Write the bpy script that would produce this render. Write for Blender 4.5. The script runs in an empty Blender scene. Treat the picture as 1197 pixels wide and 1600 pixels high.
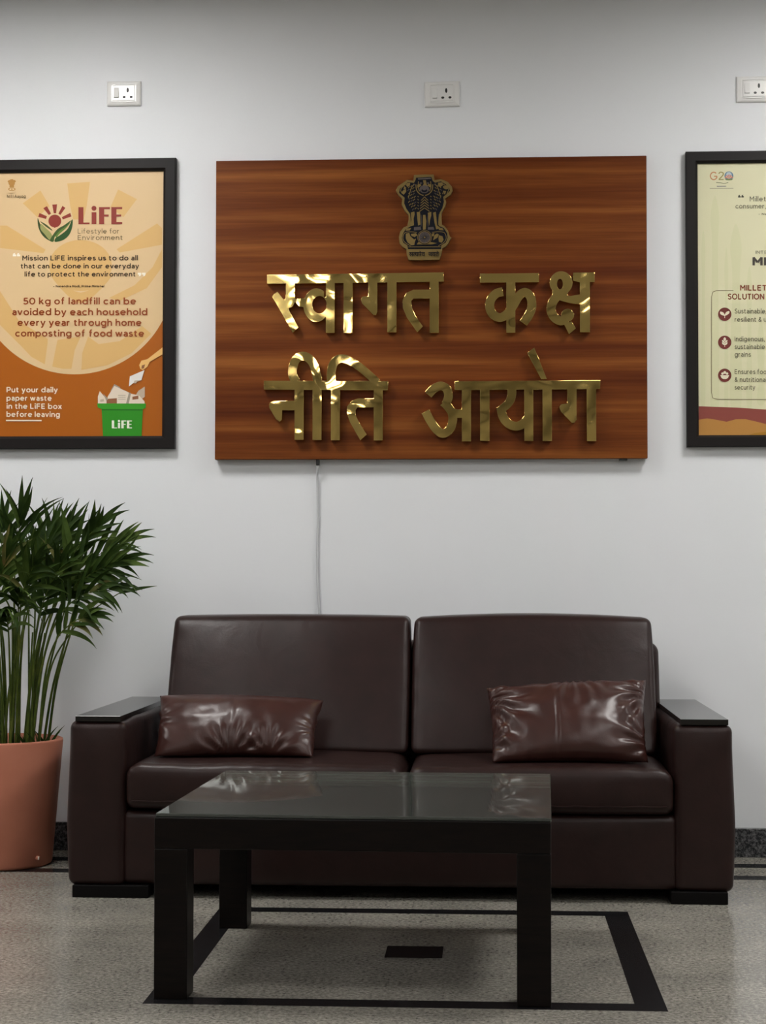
import bpy, bmesh, math, random
from mathutils import Vector, Matrix, noise
from mathutils.bvhtree import BVHTree
from mathutils.geometry import tessellate_polygon, delaunay_2d_cdt

scene = bpy.context.scene
COL = scene.collection

# ------------------------------------------------------------------ camera
YAW, PITCH, ROLL = 0.058746, 0.034253, 0.001089
fw = Vector((-math.sin(YAW)*math.cos(PITCH), math.cos(YAW)*math.cos(PITCH), math.sin(PITCH)))
rt = Vector((math.cos(YAW), math.sin(YAW), 0.0))
up = rt.cross(fw)
r2 = rt*math.cos(ROLL) + up*math.sin(ROLL)
u2 = up*math.cos(ROLL) - rt*math.sin(ROLL)
cam_data = bpy.data.cameras.new('camera')
cam = bpy.data.objects.new('camera', cam_data)
COL.objects.link(cam)
rot = Matrix((r2, u2, -fw)).transposed().to_4x4()
cam.matrix_world = Matrix.Translation((0.2112, -6.4389, 0.9811)) @ rot
cam_data.sensor_width = 36.0
cam_data.sensor_fit = 'AUTO'
cam_data.lens = 36.0*2843.64/1600.0
cam_data.clip_start = 0.05
scene.camera = cam

# ------------------------------------------------------------------ world, exposure
world = bpy.data.worlds.new('world')
scene.world = world
world.use_nodes = True
world.node_tree.nodes['Background'].inputs[0].default_value = (0.5, 0.5, 0.5, 1)
world.node_tree.nodes['Background'].inputs[1].default_value = 0.0
scene.view_settings.view_transform = 'Standard'
scene.view_settings.look = 'None'
scene.view_settings.gamma = 1.0
scene.view_settings.exposure = 0.0
scene.cycles.use_denoising = True
scene.cycles.max_bounces = 8
scene.cycles.sample_clamp_indirect = 6.0

CEIL = 3.10
LAMP = 18.0
LAMP_FRONT = 34.5      # the two fittings that wash the sign wall
LAMP_X = (-4.5, -1.40, 1.70, 4.80)
LAMP_Y = (-1.3, -3.6, -6.0, -8.4, -10.8)
LAMP_SPOTS = [(x, y) for y in LAMP_Y for x in LAMP_X]


# ------------------------------------------------------------------ material helpers
def srgb(r, g, b):
    def f(c):
        c /= 255.0
        return c/12.92 if c <= 0.04045 else ((c+0.055)/1.055)**2.4
    return (f(r), f(g), f(b), 1.0)


def mat(name, color, rough=0.5, metal=0.0, spec=0.5, coat=0.0, emit=None, emit_s=0.0):
    m = bpy.data.materials.new(name)
    m.use_nodes = True
    b = m.node_tree.nodes['Principled BSDF']
    b.inputs['Base Color'].default_value = color
    b.inputs['Roughness'].default_value = rough
    b.inputs['Metallic'].default_value = metal
    b.inputs['Specular IOR Level'].default_value = spec
    b.inputs['Coat Weight'].default_value = coat
    if emit:
        b.inputs['Emission Color'].default_value = emit
        b.inputs['Emission Strength'].default_value = emit_s
    return m


def N(m, t, **kw):
    n = m.node_tree.nodes.new(t)
    for k, v in kw.items():
        setattr(n, k, v)
    return n


def L(m, a, b):
    m.node_tree.links.new(a, b)


def bsdf(m):
    return m.node_tree.nodes['Principled BSDF']


def coords(m, scale=(1, 1, 1), out='Object'):
    tc = N(m, 'ShaderNodeTexCoord')
    mp = N(m, 'ShaderNodeMapping')
    mp.inputs['Scale'].default_value = scale
    L(m, tc.outputs[out], mp.inputs['Vector'])
    return mp.outputs['Vector']


def noise_tex(m, vec, scale, detail=4, rough=0.55, dist=0.0):
    n = N(m, 'ShaderNodeTexNoise')
    n.inputs['Scale'].default_value = scale
    n.inputs['Detail'].default_value = detail
    n.inputs['Roughness'].default_value = rough
    n.inputs['Distortion'].default_value = dist
    L(m, vec, n.inputs['Vector'])
    return n.outputs['Fac']


def ramp(m, fac, stops, interp='LINEAR'):
    r = N(m, 'ShaderNodeValToRGB')
    r.color_ramp.interpolation = interp
    els = r.color_ramp.elements
    els[0].position, els[0].color = stops[0]
    els[1].position, els[1].color = stops[1]
    for p, c in stops[2:]:
        e = els.new(p)
        e.color = c
    L(m, fac, r.inputs['Fac'])
    return r.outputs['Color']


def bump(m, height, strength=0.1, dist=0.01, prev=None):
    b = N(m, 'ShaderNodeBump')
    b.inputs['Strength'].default_value = strength
    b.inputs['Distance'].default_value = dist
    L(m, height, b.inputs['Height'])
    if prev is not None:
        L(m, prev, b.inputs['Normal'])
    return b.outputs['Normal']


# ------------------------------------------------------------------ materials
def make_wall():
    m = mat('wall_paint', (0.70, 0.715, 0.745, 1), 0.55, spec=0.25)
    v = coords(m)
    n = noise_tex(m, v, 1.6, 5)
    c = ramp(m, n, [(0.30, (0.765, 0.785, 0.815, 1)), (0.70, (0.79, 0.81, 0.84, 1))])
    L(m, c, bsdf(m).inputs['Base Color'])
    n2 = noise_tex(m, v, 140, 3)
    n3 = noise_tex(m, v, 5, 2)
    L(m, bump(m, n3, 0.12, 0.02, bump(m, n2, 0.06, 0.002)), bsdf(m).inputs['Normal'])
    return m


def make_terrazzo():
    m = mat('terrazzo', (0.3, 0.29, 0.27, 1), 0.2, spec=0.32)
    v = coords(m)
    a = noise_tex(m, v, 95, 4, 0.75)
    b = noise_tex(m, v, 5, 4, 0.6)
    c1 = ramp(m, a, [(0.32, (0.105, 0.10, 0.09, 1)), (0.50, (0.295, 0.282, 0.252, 1)), (0.68, (0.50, 0.48, 0.44, 1))])
    c2 = ramp(m, b, [(0.3, (0.72, 0.72, 0.70, 1)), (0.7, (1.0, 0.985, 0.95, 1))])
    mx = N(m, 'ShaderNodeMix', data_type='RGBA', blend_type='MULTIPLY')
    mx.inputs[0].default_value = 1.0
    L(m, c1, mx.inputs[6]); L(m, c2, mx.inputs[7])
    L(m, mx.outputs[2], bsdf(m).inputs['Base Color'])
    L(m, ramp(m, b, [(0.2, (0.13, 0.13, 0.13, 1)), (0.8, (0.24, 0.24, 0.24, 1))]), bsdf(m).inputs['Roughness'])
    return m


def make_granite(name, lo, hi, scale=160):
    m = mat(name, lo, 0.16, spec=0.25)
    v = coords(m)
    a = noise_tex(m, v, scale, 3, 0.7)
    L(m, ramp(m, a, [(0.42, lo), (0.68, hi)]), bsdf(m).inputs['Base Color'])
    return m


def make_walnut():
    m = mat('walnut_laminate', (0.12, 0.045, 0.018, 1), 0.36, spec=0.12)
    v = coords(m, (0.22, 1, 7.0))
    a = noise_tex(m, v, 3.0, 5, 0.5, 0.12)
    v2 = coords(m, (1.6, 1, 60))
    b = noise_tex(m, v2, 2.6, 4, 0.6, 0.2)
    c1 = ramp(m, a, [(0.28, (0.090, 0.019, 0.0045, 1)), (0.45, (0.135, 0.034, 0.007, 1)), (0.58, (0.190, 0.055, 0.0110, 1)), (0.74, (0.270, 0.092, 0.020, 1))])
    c2 = ramp(m, b, [(0.28, (0.78, 0.75, 0.72, 1)), (0.62, (1.05, 1.05, 1.05, 1))])
    mx = N(m, 'ShaderNodeMix', data_type='RGBA', blend_type='MULTIPLY')
    mx.inputs[0].default_value = 0.85
    L(m, c1, mx.inputs[6]); L(m, c2, mx.inputs[7])
    L(m, mx.outputs[2], bsdf(m).inputs['Base Color'])
    L(m, bump(m, b, 0.05, 0.001), bsdf(m).inputs['Normal'])
    return m


def make_gold():
    m = mat('polished_gold', (0.86, 0.63, 0.215, 1), 0.06, 1.0)
    v = coords(m)
    a = noise_tex(m, v, 8.0, 0, 0.4, 1.0)
    n = bump(m, a, 1.0, 0.0040)
    L(m, n, bsdf(m).inputs['Normal'])
    return m


def make_leather(name, c, rough, fine=0.12, scale=1.0, spec=0.22):
    m = mat(name, c, rough, spec=spec)
    v = coords(m)
    vo = N(m, 'ShaderNodeTexVoronoi')
    vo.inputs['Scale'].default_value = 260*scale
    L(m, v, vo.inputs['Vector'])
    n = bump(m, vo.outputs['Distance'], fine, 0.0015)
    w = noise_tex(m, v, 9, 3, 0.5, 0.8)
    n = bump(m, w, 0.10, 0.02, n)
    L(m, n, bsdf(m).inputs['Normal'])
    q = noise_tex(m, v, 14, 4)
    lo = tuple(x*0.85 for x in c[:3])+(1,)
    hi = tuple(x*1.15 for x in c[:3])+(1,)
    L(m, ramp(m, q, [(0.3, lo), (0.7, hi)]), bsdf(m).inputs['Base Color'])
    return m


def make_darkwood():
    m = mat('dark_stained_wood', (0.011, 0.008, 0.007, 1), 0.36, spec=0.13)
    v = coords(m, (3, 3, 30))
    a = noise_tex(m, v, 4, 5, 0.6, 0.4)
    L(m, ramp(m, a, [(0.3, (0.0022, 0.0017, 0.0017, 1)), (0.7, (0.0075, 0.0046, 0.0038, 1))]), bsdf(m).inputs['Base Color'])
    L(m, bump(m, a, 0.04, 0.002), bsdf(m).inputs['Normal'])
    return m


def make_glass():
    m = mat('dusty_glass', (0.07, 0.075, 0.068, 1), 0.04, spec=0.5)
    nt = m.node_tree
    out = nt.nodes['Material Output']
    dif = bsdf(m)
    dif.inputs['Roughness'].default_value = 0.9
    dif.inputs['Specular IOR Level'].default_value = 0.0
    dif.inputs['Base Color'].default_value = (0.42, 0.45, 0.41, 1)
    tr = N(m, 'ShaderNodeBsdfTransparent')
    tr.inputs[0].default_value = (0.86, 0.93, 0.89, 1)
    gl = N(m, 'ShaderNodeBsdfGlossy')
    gl.inputs['Roughness'].default_value = 0.02
    gl.inputs['Color'].default_value = (0.95, 1.0, 0.97, 1)
    fr = N(m, 'ShaderNodeFresnel')
    fr.inputs['IOR'].default_value = 1.5
    v = coords(m)
    dust = ramp(m, noise_tex(m, v, 6, 5, 0.6), [(0.3, (0.115, 0.115, 0.115, 1)), (0.75, (0.150, 0.150, 0.150, 1))])
    m1 = N(m, 'ShaderNodeMixShader')
    L(m, dust, m1.inputs[0]); L(m, tr.outputs[0], m1.inputs[1]); L(m, dif.outputs[0], m1.inputs[2])
    m2 = N(m, 'ShaderNodeMixShader')
    L(m, fr.outputs[0], m2.inputs[0]); L(m, m1.outputs[0], m2.inputs[1]); L(m, gl.outputs[0], m2.inputs[2])
    L(m, m2.outputs[0], out.inputs['Surface'])
    return m


def make_terracotta():
    m = mat('terracotta', (0.50, 0.19, 0.12, 1), 0.6, spec=0.3)
    v = coords(m)
    a = noise_tex(m, v, 6, 5)
    L(m, ramp(m, a, [(0.3, (0.46, 0.165, 0.10, 1)), (0.7, (0.53, 0.205, 0.13, 1))]), bsdf(m).inputs['Base Color'])
    L(m, bump(m, noise_tex(m, v, 160, 3), 0.08, 0.002), bsdf(m).inputs['Normal'])
    return m


def make_leaf(name, lo, hi, tip):
    m = mat(name, lo, 0.5, spec=0.12)
    v = coords(m)
    a = noise_tex(m, v, 16, 3)
    L(m, ramp(m, a, [(0.3, lo), (0.62, hi), (0.80, tip)]), bsdf(m).inputs['Base Color'])
    return m


M_WALL = make_wall()
M_FLOOR = make_terrazzo()
M_BLACKSTONE = make_granite('black_granite', (0.007, 0.007, 0.008, 1), (0.018, 0.018, 0.019, 1))
M_SKIRT = make_granite('grey_granite', (0.020, 0.021, 0.023, 1), (0.15, 0.15, 0.155, 1), 120)
M_CEIL = mat('ceiling_paint', (0.62, 0.62, 0.62, 1), 0.8)
M_FAR = mat('far_wall_paint', (0.29, 0.275, 0.235, 1), 0.7)
M_ROOM = mat('room_paint', (0.45, 0.45, 0.43, 1), 0.7)
M_WALNUT = make_walnut()
M_GOLD = make_gold()
M_PLATE = mat('brushed_brass', (0.29, 0.205, 0.078, 1), 0.34, 1.0)
M_NAVY = mat('dark_enamel', (0.005, 0.0055, 0.010, 1), 0.5, spec=0.15)
M_STEEL = mat('grey_enamel', (0.11, 0.09, 0.085, 1), 0.4, 0.6)
M_LEATHER = make_leather('brown_leather', (0.0195, 0.0085, 0.0075, 1), 0.37, 0.07, 1.0, 0.25)
M_PILLOW = make_leather('maroon_leather', (0.040, 0.0130, 0.0100, 1), 0.31, 0.06, 1.0, 0.42)
M_DARKWOOD = make_darkwood()
M_GLASS = make_glass()
M_ARMTOP = mat('polished_dark_wood', (0.006, 0.005, 0.0045, 1), 0.17, spec=0.5)
M_FOOT = mat('black_foot', (0.003, 0.0025, 0.0025, 1), 0.6, spec=0.1)
M_FRAME = mat('frame_black', (0.0075, 0.0055, 0.0055, 1), 0.5, spec=0.22)
M_WHITE = mat('white_plastic', (0.80, 0.80, 0.79, 1), 0.22, spec=0.5)
M_HOLE = mat('black_plastic', (0.01, 0.01, 0.01, 1), 0.5)
M_CABLE = mat('grey_cable', (0.55, 0.56, 0.58, 1), 0.5)
M_POT = make_terracotta()
M_SOIL = make_granite('potting_soil', (0.012, 0.008, 0.006, 1), (0.05, 0.033, 0.022, 1), 60)
M_LEAF = make_leaf('palm_leaf', (0.009, 0.021, 0.0035, 1), (0.026, 0.052, 0.007, 1), (0.08, 0.11, 0.018, 1))
M_LEAF2 = make_leaf('palm_leaf_dry', (0.05, 0.075, 0.02, 1), (0.12, 0.11, 0.03, 1), (0.16, 0.07, 0.03, 1))
M_LEAF3 = make_leaf('palm_leaf_light', (0.030, 0.060, 0.010, 1), (0.075, 0.120, 0.024, 1), (0.15, 0.19, 0.05, 1))
M_STEM = make_leaf('palm_stem', (0.030, 0.055, 0.010, 1), (0.085, 0.115, 0.020, 1), (0.16, 0.17, 0.04, 1))
M_LAMP = mat('lamp_diffuser', (0.9, 0.9, 0.9, 1), 0.5, emit=(1.0, 0.975, 0.945, 1), emit_s=LAMP)
M_LAMP_FRONT = mat('lamp_diffuser_strong', (0.9, 0.9, 0.9, 1), 0.5, emit=(1.0, 0.975, 0.945, 1), emit_s=LAMP_FRONT)
M_DRY = mat('pale_scrap', (0.75, 0.68, 0.6, 1), 0.6)


# ------------------------------------------------------------------ object helpers
def link(name, me, m, parent=None, smooth=False):
    o = bpy.data.objects.new(name, me)
    COL.objects.link(o)
    if m is not None:
        for x in (m if isinstance(m, (list, tuple)) else [m]):
            me.materials.append(x)
    if smooth:
        for p in me.polygons:
            p.use_smooth = True
    if parent is not None:
        o.parent = parent
        o.matrix_parent_inverse = Matrix.Translation(-parent.location) if parent.parent is None else (Matrix.Translation(-parent.matrix_world.translation) if parent.type == 'EMPTY' else Matrix.Identity(4))
    return o


def obj(name, bm, m, parent=None, smooth=False):
    """vertices of bm are world coordinates; child stays where it was modelled"""
    me = bpy.data.meshes.new(name)
    bm.normal_update()
    bm.to_mesh(me)
    bm.free()
    return link(name, me, m, parent, smooth)


def thing(name, label, cat, loc, group=None):
    o = bpy.data.objects.new(name, None)
    o.empty_display_size = 0.1
    COL.objects.link(o)
    o.location = loc
    o['label'] = label
    o['category'] = cat
    if group:
        o['group'] = group
    return o


def tag(o, label, cat, group=None):
    o['label'] = label
    o['category'] = cat
    if group:
        o['group'] = group
    return o


def struct(o, label=None):
    o['kind'] = 'structure'
    if label:
        o['label'] = label
    return o


def add_box(bm, x0, x1, y0, y1, z0, z1, bev=0.0, seg=2):
    r = bmesh.ops.create_cube(bm, size=1.0)
    vs = r['verts']
    for v in vs:
        v.co = Vector(((x0+x1)/2+v.co.x*(x1-x0), (y0+y1)/2+v.co.y*(y1-y0), (z0+z1)/2+v.co.z*(z1-z0)))
    if bev > 0:
        es = list({e for v in vs for e in v.link_edges})
        bmesh.ops.bevel(bm, geom=es, offset=bev, segments=seg, profile=0.5, affect='EDGES')


def box(x0, x1, y0, y1, z0, z1, bev=0.0, seg=2):
    bm = bmesh.new()
    add_box(bm, x0, x1, y0, y1, z0, z1, bev, seg)
    return bm


def axis_samples(h, r, n):
    out = []
    k = 5
    for i in range(k):
        out.append(-h + r*(1-math.cos(math.pi/2*i/k)))
    for i in range(n+1):
        out.append((-h+r) + (2*h-2*r)*i/n)
    for i in range(1, k+1):
        out.append(h - r*(1-math.sin(math.pi/2*i/k)) if False else (h-r) + r*math.sin(math.pi/2*i/k))
    return out


def soft_box(center, size, r, n=(14, 8, 8), bulge=(0, 0, 0), fn=None):
    """upholstered block: rounded edges, faces that swell by bulge (x, y, z), then fn(point, unit) -> point"""
    hx, hy, hz = size[0]/2, size[1]/2, size[2]/2
    xs, ys, zs = axis_samples(hx, r, n[0]), axis_samples(hy, r, n[1]), axis_samples(hz, r, n[2])
    nx, ny, nz = len(xs), len(ys), len(zs)
    bm = bmesh.new()
    vd = {}

    def vert(i, j, k):
        key = (i, j, k)
        if key in vd:
            return vd[key]
        p = Vector((xs[i], ys[j], zs[k]))
        c = Vector((max(-hx+r, min(hx-r, p.x)), max(-hy+r, min(hy-r, p.y)), max(-hz+r, min(hz-r, p.z))))
        d = p-c
        if d.length > 1e-9:
            d = d.normalized()*r
        q = c+d
        u = Vector((q.x/hx, q.y/hy, q.z/hz))
        fx, fy, fz = (1-u.x**2), (1-u.y**2), (1-u.z**2)
        fx, fy, fz = [max(0.0, t)**0.7 for t in (fx, fy, fz)]
        q.x += bulge[0]*u.x*fy*fz
        q.y += bulge[1]*u.y*fx*fz
        q.z += bulge[2]*u.z*fx*fy
        if fn:
            q = fn(q, u)
        v = bm.verts.new(q + Vector(center))
        vd[key] = v
        return v

    def quad(a, b, c, d):
        try:
            bm.faces.new((vert(*a), vert(*b), vert(*c), vert(*d)))
        except ValueError:
            pass
    for i in range(nx-1):
        for j in range(ny-1):
            quad((i, j, 0), (i, j+1, 0), (i+1, j+1, 0), (i+1, j, 0))
            quad((i, j, nz-1), (i+1, j, nz-1), (i+1, j+1, nz-1), (i, j+1, nz-1))
    for i in range(nx-1):
        for k in range(nz-1):
            quad((i, 0, k), (i+1, 0, k), (i+1, 0, k+1), (i, 0, k+1))
            quad((i, ny-1, k), (i, ny-1, k+1), (i+1, ny-1, k+1), (i+1, ny-1, k))
    for j in range(ny-1):
        for k in range(nz-1):
            quad((0, j, k), (0, j, k+1), (0, j+1, k+1), (0, j+1, k))
            quad((nx-1, j, k), (nx-1, j+1, k), (nx-1, j+1, k+1), (nx-1, j, k+1))
    return bm


def add_tube(bm, pts, r, seg=8, cap=True):
    pts = [Vector(p) for p in pts]
    rings = []
    n = len(pts)
    prev = None
    for i, p in enumerate(pts):
        t = (pts[min(i+1, n-1)]-pts[max(i-1, 0)]).normalized()
        if prev is None:
            a = Vector((1, 0, 0)) if abs(t.x) < 0.9 else Vector((0, 1, 0))
            s = t.cross(a).normalized()
        else:
            s = (prev - t*prev.dot(t)).normalized()
        prev = s
        b = t.cross(s)
        rr = r[i] if isinstance(r, (list, tuple)) else r
        rings.append([bm.verts.new(p+(s*math.cos(2*math.pi*k/seg)+b*math.sin(2*math.pi*k/seg))*rr) for k in range(seg)])
    for i in range(n-1):
        for k in range(seg):
            bm.faces.new((rings[i][k], rings[i][(k+1) % seg], rings[i+1][(k+1) % seg], rings[i+1][k]))
    if cap:
        bm.faces.new(list(reversed(rings[0])))
        bm.faces.new(rings[-1])


def add_lathe(bm, prof, cx, cy, seg=64):
    rings = []
    for r, z in prof:
        if r < 1e-6:
            rings.append([bm.verts.new((cx, cy, z))])
        else:
            rings.append([bm.verts.new((cx+r*math.cos(2*math.pi*k/seg), cy+r*math.sin(2*math.pi*k/seg), z)) for k in range(seg)])
    for a, b in zip(rings, rings[1:]):
        for k in range(seg):
            k2 = (k+1) % seg
            if len(a) == 1 and len(b) == 1:
                continue
            if len(a) == 1:
                bm.faces.new((a[0], b[k2], b[k]))
            elif len(b) == 1:
                bm.faces.new((a[k], a[k2], b[0]))
            else:
                bm.faces.new((a[k], a[k2], b[k2], b[k]))


def crom(pts, sub=6, closed=False):
    out = []
    n = len(pts)
    rng = range(n) if closed else range(n-1)
    for i in rng:
        p0 = pts[(i-1) % n] if closed or i > 0 else pts[0]
        p1, p2 = pts[i], pts[(i+1) % n]
        p3 = pts[(i+2) % n] if closed or i+2 < n else pts[n-1]
        for s in range(sub):
            t = s/sub
            out.append(tuple(0.5*((2*b)+(-a+c)*t+(2*a-5*b+4*c-d)*t*t+(-a+3*b-3*c+d)*t**3) for a, b, c, d in zip(p0, p1, p2, p3)))
    if not closed:
        out.append(tuple(pts[-1]))
    return out


def stroke(pts, w, smooth=True, sub=6):
    p = crom(pts, sub) if smooth and len(pts) > 2 else list(pts)
    n = len(p)
    lf, rg = [], []
    for i in range(n):
        a, b = p[max(i-1, 0)], p[min(i+1, n-1)]
        dx, dy = b[0]-a[0], b[1]-a[1]
        l = math.hypot(dx, dy) or 1
        ww = w if not isinstance(w, (list, tuple)) else w[0]+(w[1]-w[0])*i/(n-1)
        nx, ny = -dy/l*ww/2, dx/l*ww/2
        lf.append((p[i][0]+nx, p[i][1]+ny))
        rg.append((p[i][0]-nx, p[i][1]-ny))
    return lf+rg[::-1]


def ell(cx, cy, rx, ry=None, n=40, a0=0.0, a1=2*math.pi):
    ry = rx if ry is None else ry
    full = abs(a1-a0-2*math.pi) < 1e-6
    m = n if full else n+1
    return [(cx+rx*math.cos(a0+(a1-a0)*i/n), cy+ry*math.sin(a0+(a1-a0)*i/n)) for i in range(m)]


def rect(x0, y0, x1, y1):
    return [(x0, y0), (x1, y0), (x1, y1), (x0, y1)]


def area2(p):
    return sum(a[0]*b[1]-b[0]*a[1] for a, b in zip(p, p[1:]+p[:1]))


def inside(pt, poly):
    x, y = pt
    c = False
    n = len(poly)
    for i in range(n):
        x0, y0 = poly[i]
        x1, y1 = poly[(i+1) % n]
        if (y0 > y) != (y1 > y) and x < (x1-x0)*(y-y0)/(y1-y0)+x0:
            c = not c
    return c


def union_loops(polys, holes=()):
    """outline loops of the union of flat shapes minus the holes"""
    vs, es = [], []
    for p in list(polys)+list(holes):
        b = len(vs)
        vs += [Vector(q) for q in p]
        es += [(b+i, b+(i+1) % len(p)) for i in range(len(p))]
    ov, oe, of, _, _, _ = delaunay_2d_cdt(vs, es, [], 0, 1e-5)
    cnt = {}
    keep = []
    for f in of:
        c = sum((ov[i] for i in f), Vector((0, 0)))/len(f)
        if any(inside(c, p) for p in polys) and not any(inside(c, h) for h in holes):
            keep.append(f)
    nxt = {}
    edges = set()
    for f in keep:
        for i in range(len(f)):
            edges.add((f[i], f[(i+1) % len(f)]))
    for a, b in edges:
        if (b, a) not in edges:
            nxt.setdefault(a, []).append(b)
    loops = []
    while nxt:
        a = next(iter(nxt))
        start = a
        loop = []
        while True:
            loop.append(a)
            lst = nxt[a]
            b = lst.pop()
            if not lst:
                del nxt[a]
            a = b
            if a == start or a not in nxt:
                break
        if len(loop) > 2:
            q = [ov[i].copy() for i in loop]
            q2 = [q[i] for i in range(len(q)) if (q[i]-q[i-1]).length > 2e-5]
            if len(q2) > 2:
                loops.append(q2)
    return loops


def plate_mesh(name, loops, depth, bevel, y_front):
    """a solid cut along the loops ((x, z) metres on the wall): front face at y_front, depth behind it"""
    cu = bpy.data.curves.new(name, 'CURVE')
    cu.dimensions = '2D'
    cu.fill_mode = 'BOTH'
    for lp in loops:
        s = cu.splines.new('POLY')
        s.points.add(len(lp)-1)
        for p, c in zip(s.points, lp):
            p.co = (c[0], c[1], 0, 1)
        s.use_cyclic_u = True
    cu.extrude = depth/2-bevel
    cu.bevel_depth = bevel
    cu.bevel_resolution = 1
    cu.offset = -bevel
    t = bpy.data.objects.new(name, cu)
    COL.objects.link(t)
    dg = bpy.context.evaluated_depsgraph_get()
    me = bpy.data.meshes.new_from_object(t.evaluated_get(dg))
    bpy.data.objects.remove(t)
    bpy.data.curves.remove(cu)
    me.materials.clear()
    # local x,y,z -> world x, -z, y
    me.transform(Matrix(((1, 0, 0, 0), (0, 0, -1, y_front+depth/2), (0, 1, 0, 0), (0, 0, 0, 1))))
    return me


# a plain geometric sans drawn with strokes: 'l' straight runs, 'p' smooth runs, 'a' arcs (degrees), 'd' dots; cap height 1
def glyph_table():
    C = ('a', .37, .36, .30, .30, 0, 360)
    g = {}
    g['a'] = [('p', (.10, .57), (.28, .66), (.48, .58), (.52, .42)), ('l', (.52, .44), (.52, 0)), ('p', (.52, .39), (.28, .39), (.09, .23), (.26, .06), (.44, .09), (.52, .22))]
    g['b'] = [('l', (.07, 0), (.07, 1.06)), C]
    g['c'] = [('a', .37, .36, .30, .30, 45, 315)]
    g['d'] = [C, ('l', (.67, 0), (.67, 1.06))]
    g['e'] = [('l', (.09, .36), (.66, .36)), ('a', .37, .36, .30, .30, 0, 318)]
    g['f'] = [('p', (.44, 1.02), (.27, .98), (.20, .80)), ('l', (.20, .84), (.20, 0)), ('l', (.04, .66), (.42, .66))]
    g['g'] = [C, ('l', (.67, .72), (.67, -.02)), ('p', (.67, -.02), (.58, -.20), (.36, -.24), (.12, -.15))]
    ARCH = ('p', (.07, .38), (.15, .59), (.34, .66), (.52, .58), (.57, .38))
    g['h'] = [('l', (.07, 0), (.07, 1.06)), ARCH, ('l', (.57, .40), (.57, 0))]
    g['n'] = [('l', (.07, 0), (.07, .72)), ARCH, ('l', (.57, .40), (.57, 0))]
    g['i'] = [('l', (.07, 0), (.07, .72)), ('d', (.07, .95))]
    g['k'] = [('l', (.07, 0), (.07, 1.06)), ('l', (.08, .26), (.52, .72)), ('l', (.25, .43), (.58, 0))]
    g['l'] = [('l', (.07, 0), (.07, 1.06))]
    g['m'] = [('l', (.07, 0), (.07, .72)), ('p', (.07, .40), (.14, .59), (.30, .66), (.44, .58), (.49, .38)), ('l', (.49, .42), (.49, 0)), ('p', (.49, .40), (.56, .59), (.72, .66), (.86, .58), (.91, .38)), ('l', (.91, .42), (.91, 0))]
    g['o'] = [C]
    g['p'] = [('l', (.07, -.27), (.07, .72)), C]
    g['r'] = [('l', (.07, 0), (.07, .72)), ('p', (.07, .40), (.16, .60), (.38, .66))]
    g['s'] = [('p', (.47, .57), (.28, .66), (.10, .55), (.14, .43), (.30, .36), (.46, .28), (.47, .13), (.27, .06), (.06, .15))]
    g['t'] = [('l', (.19, .90), (.19, .22)), ('p', (.19, .24), (.25, .08), (.44, .07)), ('l', (.03, .66), (.42, .66))]
    g['u'] = [('l', (.07, .72), (.07, .30)), ('p', (.07, .34), (.12, .13), (.30, .06), (.49, .13), (.57, .34)), ('l', (.57, .72), (.57, 0))]
    g['v'] = [('l', (.04, .72), (.31, .02)), ('l', (.58, .72), (.31, .02))]
    g['w'] = [('l', (.04, .72), (.26, .02)), ('l', (.46, .70), (.26, .02)), ('l', (.46, .70), (.66, .02)), ('l', (.88, .72), (.66, .02))]
    g['x'] = [('l', (.04, .72), (.54, 0)), ('l', (.54, .72), (.04, 0))]
    g['y'] = [('l', (.04, .72), (.31, .04)), ('l', (.59, .72), (.28, -.08)), ('p', (.30, -.02), (.22, -.20), (.06, -.22))]
    g['A'] = [('l', (.03, 0), (.43, 1)), ('l', (.83, 0), (.43, 1)), ('l', (.18, .30), (.68, .30))]
    g['E'] = [('l', (.08, 0), (.08, 1)), ('l', (.08, .93), (.62, .93)), ('l', (.08, .50), (.57, .50)), ('l', (.08, .07), (.63, .07))]
    g['F'] = g['E'][:3]
    g['G'] = [('a', .48, .5, .42, .44, 45, 335), ('l', (.52, .46), (.90, .46)), ('l', (.87, .48), (.87, .22))]
    g['I'] = [('l', (.08, 0), (.08, 1))]
    g['L'] = [('l', (.08, 0), (.08, 1)), ('l', (.08, .07), (.58, .07))]
    g['M'] = [('l', (.08, 0), (.08, 1)), ('l', (.82, 0), (.82, 1)), ('l', (.06, 1), (.45, .38)), ('l', (.84, 1), (.45, .38))]
    g['N'] = [('l', (.08, 0), (.08, 1)), ('l', (.74, 0), (.74, 1)), ('l', (.07, .98), (.75, .02))]
    g['O'] = [('a', .48, .5, .42, .44, 0, 360)]
    g['P'] = [('l', (.08, 0), (.08, 1)), ('l', (.08, .93), (.42, .93)), ('a', .42, .665, .24, .265, -90, 90), ('l', (.08, .40), (.42, .40))]
    g['S'] = [('p', (.60, .84), (.36, .94), (.11, .80), (.16, .60), (.36, .51), (.58, .40), (.60, .18), (.36, .06), (.06, .18))]
    g['T'] = [('l', (.36, 0), (.36, .95)), ('l', (.02, .93), (.70, .93))]
    g['U'] = [('l', (.08, 1), (.08, .36)), ('a', .40, .38, .32, .32, 180, 360), ('l', (.72, 1), (.72, .36))]
    g['0'] = [('a', .39, .5, .33, .44, 0, 360)]
    g['2'] = [('p', (.06, .76), (.18, .91), (.36, .94), (.56, .84), (.57, .66), (.40, .42), (.07, .07)), ('l', (.05, .07), (.62, .07))]
    g['5'] = [('l', (.14, .93), (.58, .93)), ('l', (.15, .96), (.11, .50)), ('p', (.11, .54), (.34, .58), (.56, .46), (.58, .24), (.40, .08), (.20, .07), (.04, .16))]
    g['\u2013'] = [('l', (.04, .36), (.54, .36))]
    g[','] = [('l', (.12, .12), (.04, -.16))]
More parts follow.
